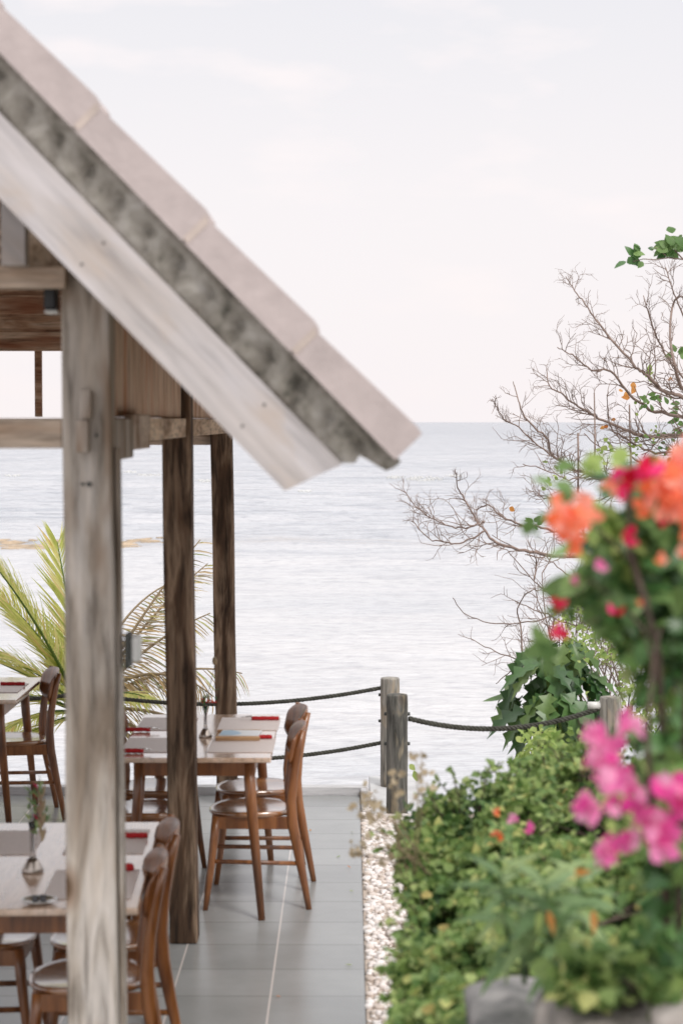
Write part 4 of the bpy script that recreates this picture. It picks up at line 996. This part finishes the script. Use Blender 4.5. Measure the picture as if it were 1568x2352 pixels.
# ---------------------------------------------------------------- bushes on the bank
def inpoly(u, v, poly):
    c = False; j = len(poly)-1
    for i in range(len(poly)):
        xi, yi = poly[i]; xj, yj = poly[j]
        if (yi > v) != (yj > v) and u < (xj-xi)*(v-yi)/(yj-yi)+xi: c = not c
        j = i
    return c
def ydep(u, v): return 4.5+(2352-v)/472*1.9-(u-900)/668*1.5
def bush(name, label, poly, n_, ln, m, yoff=0, thick=.24, wr=.42, seed=1, depf=ydep, cat='shrub', edge=14, upn=.55, stems=0, lump=.36, dens_cut=-.13, group=None, shoots=0):
    rr = random.Random(seed)
    us = [p[0] for p in poly]; vs_ = [p[1] for p in poly]
    P, D, Nn, LN, A = [], [], [], [], []
    u0, u1, v0, v1 = min(us), max(us), min(vs_), max(vs_)
    # rough dense core points
    tries = 0
    while len(P) < n_ and tries < n_*12:
        tries += 1
        u = u0+(u1-u0)*rr.random(); v = v0+(v1-v0)*rr.random()
        e_ = edge*(2.6 if rr.random() < .12 else .8)
        if not inpoly(u+rr.gauss(0, e_), v+rr.gauss(0, e_), poly): continue
        y = depf(u, v)+yoff
        q = W(u, v, y)
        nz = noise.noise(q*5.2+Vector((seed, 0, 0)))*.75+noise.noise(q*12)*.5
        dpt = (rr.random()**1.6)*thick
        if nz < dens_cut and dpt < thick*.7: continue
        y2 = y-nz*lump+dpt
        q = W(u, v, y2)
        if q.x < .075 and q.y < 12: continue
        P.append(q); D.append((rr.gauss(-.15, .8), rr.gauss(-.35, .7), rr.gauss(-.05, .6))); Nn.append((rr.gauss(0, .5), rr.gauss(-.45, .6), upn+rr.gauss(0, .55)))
        LN.append(ln*(.5+.9*rr.random())); A.append(min(.97, max(0, rr.gauss(.48+.45*nz, .24))) if rr.random() > .012 else .99)  # leaf tone follows the lumps: shade of the hollows painted in
    SH = []
    for i in range(shoots):
        k = rr.randrange(len(poly)); a_, b_ = poly[k], poly[(k+1) % len(poly)]; q_ = rr.random()
        u, v = a_[0]+(b_[0]-a_[0])*q_, a_[1]+(b_[1]-a_[1])*q_
        cx, cy = sum(us)/len(us), sum(vs_)/len(vs_)
        if v > cy+.25*(v1-v0) and u > cx: continue
        ou, ov = u-cx, v-cy; ll = math.hypot(ou, ov); ou /= ll; ov = ov/ll-.5
        y = depf(u, v)+yoff-.02+rr.gauss(0, .04); h_ = 14+34*rr.random()
        p0 = W(u-ou*35, v-ov*35, y); p1 = W(u+ou*h_*.4+rr.gauss(0, 8), v+ov*h_*.5, y); p2 = W(u+ou*h_+rr.gauss(0, 16), v+ov*h_+rr.gauss(0, 10), y)
        if p2.x < .03: continue
        SH.append([p0, p1, p2])
        for j in range(9):
            tt = .25+.75*j/8; q = p0.lerp(p1, min(1, tt*2)) if tt < .5 else p1.lerp(p2, tt*2-1)
            P.append(q); D.append((rr.gauss(0, .9), rr.gauss(-.2, .6), rr.gauss(.3, .6))); Nn.append((rr.gauss(0, .5), -.5, .7)); LN.append(ln*(.55+.5*rr.random())); A.append(min(.95, max(.2, rr.gauss(.62, .18))))
    t = empty(name, W(sum(us)/len(us), max(vs_), depf(sum(us)/len(us), max(vs_))+yoff+thick))
    t.location.z = -.07; tag(t, label, cat, group)
    inv = Matrix.Translation(-t.location)
    LN = np.array(LN)
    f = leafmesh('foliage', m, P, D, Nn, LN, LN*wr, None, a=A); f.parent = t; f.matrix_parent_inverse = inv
    mb = MB()
    for p_ in SH: mb.tube(p_, [.0028, .002, .0012], 4)
    for i in range(stems or max(8, n_//140)):
        a = Vector(P[rr.randrange(len(P))]); b_ = Vector(P[rr.randrange(len(P))])
        if a.x < .42: continue
        b_ = a.lerp(b_, min(1, .3/(max(.01, (a-b_).length)))) ; g0 = Vector((a.x+rr.gauss(.05, .1), a.y+.25, max(-.2, a.z-.35)))
        mb.tube([g0, g0.lerp(a, .5)+Vector((rr.gauss(0, .04), 0, .03)), a, a+(b_-a)*.8], [.007, .005, .004, .002], 5)
    s_ = mb.build('stems', M['stem_dark']); s_.parent = t; s_.matrix_parent_inverse = inv
    return t
# soil bank under the creepers, toned dark so leaf gaps read as shade
mb = MB(); vs = []; nu, nv = 36, 40
polyU = [890+i*(1900-890)/(nu-1) for i in range(nu)]; polyV = [1720+j*(2700-1720)/(nv-1) for j in range(nv)]
for v in polyV:
    for u in polyU:
        left = 1-sstep(900, 985, u); far_ = 1-sstep(1720, 1960-(u-880)*.28, v)
        y = max(2.7, ydep(u, v)+.34); q = W(u, v, y); q.z -= .12
        q += Vector((.05*noise.noise(q*4), .05*noise.noise(q*4+Vector((5, 0, 0))), .05*noise.noise(q*5)))
        q.z = q.z*(1-left)*(1-far_*.75)+(-.12)*(left+(1-left)*far_*.75)
        q.x = max(q.x, .15)
        vs.append(q)
fs = [(j*nu+i, j*nu+i+1, (j+1)*nu+i+1, (j+1)*nu+i) for j in range(nv-1) for i in range(nu-1)]
mb.add(vs, [tuple(reversed(f)) for f in fs]); o = mb.build('soil_bank', M['soil']); o['kind'] = 'structure'

P1 = [(918, 1925), (955, 1885), (995, 1862), (1050, 1838), (1110, 1815), (1165, 1795), (1230, 1810), (1260, 1900), (1240, 2010), (1120, 2080), (1010, 2080), (955, 2040), (925, 1985)]
P2 = [(950, 2020), (1100, 2000), (1200, 2040), (1230, 2150), (1150, 2230), (1095, 2290), (1085, 2380), (910, 2380), (922, 2300), (905, 2240), (945, 2200), (960, 2120)]
P3 = [(1150, 1805), (1190, 1775), (1260, 1745), (1330, 1750), (1400, 1775), (1600, 1740), (1600, 1950), (1400, 2000), (1200, 1990)]
P4 = [(1180, 1950), (1400, 1930), (1620, 1900), (1620, 2160), (1450, 2190), (1300, 2180), (1180, 2200), (1100, 2210), (1080, 2080)]
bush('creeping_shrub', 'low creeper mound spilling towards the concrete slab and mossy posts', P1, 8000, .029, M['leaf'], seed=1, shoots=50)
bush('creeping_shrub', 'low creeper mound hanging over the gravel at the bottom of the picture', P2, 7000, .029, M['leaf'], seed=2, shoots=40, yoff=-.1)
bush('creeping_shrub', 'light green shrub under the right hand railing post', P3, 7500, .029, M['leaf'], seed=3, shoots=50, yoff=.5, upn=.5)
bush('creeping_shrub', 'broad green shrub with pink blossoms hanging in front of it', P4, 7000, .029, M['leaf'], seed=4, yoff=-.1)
P5 = [(1190, 1790), (1180, 1740), (1215, 1690), (1260, 1670), (1350, 1690), (1360, 1760), (1330, 1780)]
bush('loose_shrub', 'thin pale shrub between the rope and the creeper', P5, 650, .04, M['leaf_lime'], seed=5, depf=lambda u, v: 11.4, thick=.8, edge=22, wr=.35)
P6 = [(1100, 2225), (1250, 2170), (1400, 2170), (1600, 2150), (1600, 2290), (1500, 2300), (1440, 2260), (1330, 2300), (1290, 2330), (1260, 2270), (1180, 2235)]
# shady creeper trailing over the stones
bush('trailing_vine', 'dark leafed vine trailing over the pale stones', [(1270, 2225), (1400, 2190), (1600, 2170), (1600, 2275), (1510, 2300), (1470, 2250), (1400, 2262), (1330, 2300), (1290, 2285)], 750, .030, M['leaf'], seed=6, depf=lambda u, v: 3.3-(v-2200)*.0012, thick=.12, edge=12, wr=.48, lump=.06, dens_cut=-.4)
# twiggy brush behind, right of the lobed plant
P7 = [(1270, 1420), (1330, 1370), (1600, 1300), (1600, 1720), (1450, 1720), (1430, 1590), (1370, 1580), (1330, 1500)]
tb = bush('twiggy_bush', 'fine leafed twiggy brush behind the bougainvillea', P7, 1900, .034, M['leaf_lime'], seed=7, depf=lambda u, v: 12.7, thick=1.4, dens_cut=-.02, edge=20, wr=.4, stems=8)
mb = MB(); rr = random.Random(31)
for i in range(34):
    u = 1300+rr.random()*290; p = W(u, 1690-rr.random()*160, 13+rr.random()); d = Vector((-.25+rr.gauss(0, .3), rr.gauss(0, .2), 1)).normalized()
    branchlet(mb, p, d, .40+.35*rr.random(), .006, 3, rr, Vector((-.1, 0, .5)))
o = mb.build('twigs', M['bark_pale']); o.parent = tb; o.matrix_parent_inverse = Matrix.Translation(-tb.location)
# taller leafy tangle at the right edge
P8 = [(1520, 1380), (1620, 1350), (1620, 1950), (1500, 1950), (1470, 1800), (1480, 1600)]

# long-leaved plants
def rosettes(label, heads, y, ln, m, seed, name='long_leaved_plant'):
    rr = random.Random(seed); t = empty(name, W(heads[0][0], heads[0][1], y)+Vector((0, .2, -.5))); tag(t, label, 'plant')
    inv = Matrix.Translation(-t.location); P, D, Nn, LN, A = [], [], [], [], []; mb = MB()
    for (u, v, s_) in heads:
        h = W(u, v, y+rr.gauss(0, .08)); mb.tube([h+Vector((.02, .10, -.16)), h+Vector((.01, .03, -.07)), h], [.005, .004, .003], 7)
        for k in range(15):
            a = k*2.399; e = .75-1.5*k/15
            P.append(h+Vector((0, 0, -.006*k))); D.append((math.cos(a)*math.cos(e), math.sin(a)*math.cos(e), math.sin(e))); Nn.append((-math.cos(a)*math.sin(e)*.5, -.3, 1)); LN.append(ln*s_*(.75+.4*rr.random())); A.append(rr.random())
    LN = np.array(LN); f = leafmesh('leaves', m, P, D, Nn, LN, LN*.15, None, droop=.35, a=A); f.parent = t; f.matrix_parent_inverse = inv
    s_ = mb.build('stem', M['leaf_long']); s_.parent = t; s_.matrix_parent_inverse = inv; return t, inv
t, inv = rosettes('plant with long narrow soft green leaves low in the front bush', [(1250, 2030, 1), (1190, 2090, .9), (1330, 2010, .8), (1290, 2110, .8), (1150, 2010, .7)], 3.6, .115, M['leaf_long'], 41)
for (u, v, du, dv, m_) in [(1258, 2090, 14, 55, 'leaf_orange'), (1240, 2090, -6, 55, 'leaf_lime'), (1362, 2090, 2, 52, 'leaf_orange'), (1318, 2004, 32, -2, 'leaf_orange'), (1160, 2150, -18, 20, 'leaf_lime')]:
    a = W(u, v, 3.5); b_ = W(u+du, v+dv, 3.47); o = leafmesh('withered_leaf', M[m_], [a], [b_-a], [(0, -1, .2)], (b_-a).length, .007, None, a=[.8]); o.parent = t; o.matrix_parent_inverse = inv

# ---------------------------------------------------------------- stones at bottom right
m, n, l, b = mat('dark_grey_stone'); g = noise_t(n, l, mapped(n, l, (1, 1, 1)), 14, 6, .6); l.new(ramp(n, l, g, [(.35, (.13, .13, .13)), (.62, (.34, .325, .315))]), b.inputs['Base Color']); b.inputs['Roughness'].default_value = .9; bump(n, l, b, g, .5, .01); M['stone_dark'] = m  # plain darker grey than the pale stones
def boulder(cx, cy, cz, sx, sy, sz, seed, label, m='stone', e=3.2):
    mb = MB(); n1, n2 = 26, 18; vs = [(0, 0, sz)]
    def f(q):
        d = Vector(q).normalized(); k = 1+.16*noise.noise(d*1.8+Vector((seed, 0, 0)))+.07*noise.noise(d*5+Vector((seed, 0, 0)))+.03*noise.noise(d*12)
        s_ = (abs(d.x)**e+abs(d.y)**e+abs(d.z)**e)**(-1/e); return Vector((d.x*sx, d.y*sy, d.z*sz))*s_*k
    vs = [f((math.sin(PI*j/n2)*math.cos(2*PI*i/n1)+1e-5, math.sin(PI*j/n2)*math.sin(2*PI*i/n1), math.cos(PI*j/n2))) for j in range(n2+1) for i in range(n1)]
    fs = [(j*n1+i, (j+1)*n1+i, (j+1)*n1+(i+1) % n1, j*n1+(i+1) % n1) for j in range(n2) for i in range(n1)]
    mb.add(vs, fs); o = mb.build('stone_block', M[m]); o.location = (cx, cy, cz); tag(o, label, 'stone', 'rough stones below the bush'); return o
c1 = W(1200, 2420, 3.6); boulder(c1.x, 3.68, c1.z-.005, .085, .26, .06, 1, 'dark grey flat stone under the creeper at the bottom edge', 'stone_dark', 7)
c1 = W(1440, 2400, 3.3); boulder(c1.x, 3.35, c1.z+.012, .135, .20, .06, 2, 'pale flat stone at the bottom with vine leaves over it')
c1 = W(1625, 2400, 3.15); boulder(c1.x, 3.2, c1.z+.005, .09, .18, .06, 3, 'rounded stone at the bottom right corner')
mb = MB(); c1 = W(1400, 2420, 3.5); mb.box(c1.x-.32, c1.x+1.2, 2.2, 4.0, -.3, c1.z-.10); o = mb.build('terrace_ground', M['soil'], smooth=False); o['kind'] = 'structure'
# ---------------------------------------------------------------- bougainvillea
def bougain(label, y, stems, leaves, flowers, seed, leafm='leaf_dark', fl=.036):
    rr = random.Random(seed); t = empty('bougainvillea', (.8, y+.2, 0)); tag(t, label, 'flowering shrub'); inv = Matrix.Translation(-t.location)
    def to(o): o.parent = t; o.matrix_parent_inverse = inv; return o
    mb = MB()
    for pts, r in stems:
        q = [W(u, v, y+.15*math.sin(u*.05)) for u, v in pts]; mb.tube(q, [r*.34*(1-.6*i/(len(q)-1)) for i in range(len(q))], 8)
    to(mb.build('stem', M['stem_dark']))
    for (u, v, su, sv, n_, ln, m_) in leaves:
        P, D, Nn, LN = [], [], [], []
        for i in range(n_):
            P.append(W(u+rr.gauss(0, su), v+rr.gauss(0, sv), y+.05+abs(rr.gauss(0, .12)))); D.append((rr.gauss(0, 1), rr.gauss(-.2, .6), rr.gauss(-.3, .7))); Nn.append((rr.gauss(0, .5), -.6+rr.gauss(0, .4), .7)); LN.append(ln*.72*(.6+.7*rr.random()))
        LN = np.array(LN); to(leafmesh('foliage', M[m_], P, D, Nn, LN, LN*.36))
    for (u, v, m_, k, s_) in flowers:
        P, D, Nn, LN = [], [], [], []
        c_ = W(u, v, y-.04-.08*rr.random())
        for j in range(max(1, (k+1)//2)):
            cc = c_+Vector((rr.gauss(0, .009*s_), rr.gauss(0, .012), rr.gauss(0, .009*s_))); ax = Vector((rr.gauss(0, .7), -1, rr.gauss(0, .7))).normalized(); a0 = rr.random()*6
            e1 = ax.orthogonal().normalized(); e2 = ax.cross(e1)
            for q in range(3):
                a = a0+q*2.094; dr = e1*math.cos(a)+e2*math.sin(a)
                P.append(cc); D.append(dr+ax*.55); Nn.append(ax-dr*.4); LN.append(fl*s_*(.85+.3*rr.random()))
        LN = np.array(LN); to(leafmesh('flower', M[m_], P, D, Nn, LN, LN*.42, None, fold=-.3, droop=-.25))
    return t
rr = random.Random(77)
def scat(u, v, su, sv, n_, m_, k=2, s_=1.0): return [(u+rr.gauss(0, su), v+rr.gauss(0, sv), m_, k, s_) for _ in range(n_)]
FL = []
FL += [(1545, 1060, 'coral', 4, 1.2), (1560, 1110, 'coral', 5, 1.3), (1535, 1130, 'coral', 4, 1.2), (1560, 1165, 'coral', 4, 1.1), (1575, 1080, 'coral', 4, 1.2), (1520, 1100, 'coral', 2, 1.0), (1510, 1145, 'coral', 2, 1.0)]
FL += [(1570, 1140, 'coral', 5, 1.3), (1550, 1185, 'coral', 3, 1.1), (1575, 1050, 'coral', 4, 1.2), (1515, 1120, 'coral', 3, 1.0)]
FL += [(1318, 1155, 'coral', 4, 1.0), (1340, 1170, 'coral', 4, 1.0), (1310, 1190, 'coral', 4, 1.0), (1335, 1205, 'coral', 4, 1.0), (1300, 1218, 'coral', 3, 1.0), (1322, 1240, 'coral', 4, .9), (1300, 1255, 'coral', 3, .9), (1348, 1145, 'coral', 2, .8), (1290, 1195, 'coral', 2, .7), (1262, 1152, 'coral', 1, .7), (1405, 1118, 'coral', 2, .7)]
FL += [(1455, 1072, 'crimson', 4, 1.0), (1485, 1078, 'crimson', 4, 1.1), (1440, 1092, 'crimson', 2, .8), (1475, 1095, 'crimson', 2, .8), (1472, 1148, 'crimson', 2, .9), (1520, 1190, 'crimson', 2, .7), (1455, 1225, 'crimson', 2, .8), (1280, 1398, 'crimson', 3, .62), (1270, 1452, 'crimson', 1, .7), (1420, 1395, 'crimson', 2, .7), (1540, 1065, 'crimson', 2, .8)]
FL += [(1362, 1292, 'pink', 2, .42), (1378, 1303, 'pink', 1, .42), (1308, 1328, 'pink', 1, .45), (1522, 1272, 'coral', 1, .6), (1565, 1285, 'coral', 1, .6), (1478, 1385, 'coral', 1, .5)]
LV = [(1520, 1560, 24, 80, 30, .055, 'leaf'), (1560, 1650, 22, 90, 55, .06, 'leaf_dark'), (1510, 1800, 26, 90, 50, .055, 'leaf'), (1565, 1950, 22, 90, 50, .06, 'leaf'), (1480, 1490, 30, 40, 40, .05, 'leaf'), (1540, 2080, 40, 60, 60, .06, 'leaf_dark'), (1460, 1110, 30, 25, 60, .055, 'leaf_dark'), (1430, 1290, 45, 40, 90, .06, 'leaf_dark'), (1400, 1210, 38, 28, 60, .05, 'leaf_lime'), (1460, 1330, 55, 50, 110, .062, 'leaf_dark'), (1380, 1350, 40, 28, 60, .055, 'leaf_fresh'), (1540, 1260, 40, 60, 110, .06, 'leaf_dark'), (1500, 1400, 50, 40, 90, .06, 'leaf_dark'), (1520, 1200, 40, 40, 60, .055, 'leaf_fresh'), (1340, 1330, 22, 20, 22, .055, 'leaf_fresh'), (1270, 1120, 12, 25, 8, .05, 'leaf_fresh'), (1400, 1060, 18, 18, 8, .05, 'leaf_lime'), (1420, 1240, 30, 30, 40, .05, 'leaf_lime'), (1255, 1490, 10, 20, 8, .05, 'leaf_fresh'), (1420, 1430, 30, 20, 30, .05, 'leaf_dark'), (1560, 1450, 30, 60, 60, .06, 'leaf_dark'), (1300, 1400, 12, 12, 6, .04, 'leaf_fresh'), (1222, 1200, 8, 8, 4, .045, 'leaf_fresh')]
ST = [([(1530, 2150), (1525, 1900), (1520, 1700), (1510, 1500), (1480, 1380), (1440, 1250), (1450, 1120)], .022), ([(1560, 2150), (1550, 1800), (1545, 1500), (1550, 1300), (1560, 1120)], .018), ([(1515, 1600), (1480, 1450), (1420, 1380), (1350, 1330), (1300, 1395)], .008), ([(1440, 1280), (1380, 1220), (1320, 1190)], .007), ([(1500, 1900), (1485, 1700), (1500, 1500), (1530, 1400)], .014), ([(1420, 1400), (1330, 1440), (1265, 1470)], .005), ([(1450, 1200), (1420, 1120), (1400, 1070)], .005), ([(1570, 1900), (1575, 1600), (1590, 1400)], .02)]
bougain('tall bougainvillea with coral and crimson blossoms on dark stems at the right', 3.0, ST, LV, FL, 5, fl=.0255)
FP = [(1432, 1640, 'pink', 3, 1.0), (1380, 1712, 'pink', 4, 1.1), (1350, 1745, 'pink', 4, 1.0), (1405, 1730, 'pink', 4, 1.0), (1395, 1765, 'pink', 3, 1.0), (1375, 1690, 'pink', 3, .9), (1405, 1800, 'pink', 3, 1.0), (1350, 1860, 'pink', 4, 1.0), (1340, 1890, 'pink', 2, .8), (1400, 1840, 'pink', 2, .8), (1450, 1815, 'pink', 3, .9), (1500, 1825, 'pink', 3, 1.0), (1515, 1815, 'pink', 2, .8), (1465, 1860, 'pink', 3, 1.0), (1480, 1885, 'pink', 3, 1.0), (1385, 1935, 'pink', 3, .9), (1445, 1930, 'pink', 3, .9), (1510, 1915, 'pink', 4, 1.1), (1525, 1940, 'pink', 3, 1.1), (1405, 1965, 'pink', 3, .8), (1555, 1860, 'pink', 4, 1.1), (1560, 1820, 'pink', 3, 1.0), (1545, 1885, 'pink', 3, 1.0), (1425, 1790, 'pink', 2, .8), (1570, 1780, 'pink', 2, .9)]
LP = [(1500, 1780, 40, 40, 12, .05, 'leaf_fresh'), (1460, 1850, 40, 50, 16, .045, 'leaf_lime'), (1545, 1740, 20, 30, 12, .06, 'leaf_dark'), (1430, 1680, 15, 20, 4, .04, 'leaf_fresh'), (1520, 1880, 30, 30, 12, .045, 'leaf_lime')]
SP = [([(1600, 2100), (1590, 1950), (1540, 1850), (1450, 1770), (1390, 1720)], .006), ([(1600, 2000), (1520, 1930), (1440, 1920), (1390, 1940)], .005), ([(1540, 1850), (1480, 1800), (1450, 1700), (1432, 1640)], .004), ([(1450, 1880), (1400, 1860), (1350, 1860)], .004)]
bougain('spray of magenta pink bougainvillea hanging in front of the green shrub', 2.9, SP, LP, FP, 6, fl=.0275)
FS = [(1135, 1915, 'coral', 2, .8), (1176, 1886, 'pink', 2, .8), (1220, 1897, 'pink', 2, .8), (1135, 1872, 'coral', 1, .6), (1530, 2270, 'coral', 1, .6)]
bougain('low sprig with four small pink blossoms on the creeper mound', 4.6, [([(1180, 2000), (1170, 1930), (1135, 1880)], .004), ([(1180, 2000), (1200, 1940), (1220, 1900)], .004)], [(1170, 1920, 30, 30, 10, .04, 'leaf_fresh')], FS[:4], 7, fl=.026)

# dry weeds in front of the railing posts
dw = empty('dry_weed', W(960, 2000, 6.6)+Vector((0, 0, -.3))); tag(dw, 'dry straw coloured weed stalks in front of the mossy railing post', 'weed'); inv = Matrix.Translation(-dw.location)
mb = MB(); rr = random.Random(9); P, D, Nn, LN = [], [], [], []
for i in range(13):
    u1 = 800+rr.random()*190; v1 = 1700+rr.random()*200; yy_ = 5.2+rr.random()*.6
    if i < 4: u1 = 790+rr.random()*60; v1 = 1850+rr.random()*150
    a = W(975+rr.gauss(0, 30), 2010, yy_); b_ = W(u1, v1, yy_); mid = a.lerp(b_, .5)+Vector((rr.gauss(0, .03), 0, .03))
    mb.tube([a, mid, b_], [.0022, .0018, .0012], 5)
    for k in range(7):
        t = .45+.55*rr.random(); q = mid.lerp(b_, t); P.append(q+Vector((rr.gauss(0, .01), rr.gauss(0, .01), rr.gauss(0, .01)))); D.append((rr.gauss(0, 1), rr.gauss(0, .6), rr.gauss(0, 1))); Nn.append((0, -1, rr.gauss(0, .6))); LN.append(.012+.014*rr.random())
s_ = mb.build('stem', M['straw']); s_.parent = dw; s_.matrix_parent_inverse = inv
LN = np.array(LN); f = leafmesh('foliage', M['straw'], P, D, Nn, LN, LN*.4, None); f.parent = dw; f.matrix_parent_inverse = inv
a = W(950, 1770, 11.5); o = leafmesh('foliage', M['leaf_lime'], [a, W(940, 1755, 11.5)], [(.3, 0, -1), (.5, 0, -.6)], [(0, -1, .1)]*2, np.array([.07, .05]), .018, None, a=[.5, .8]); o.parent = dw; o.matrix_parent_inverse = inv
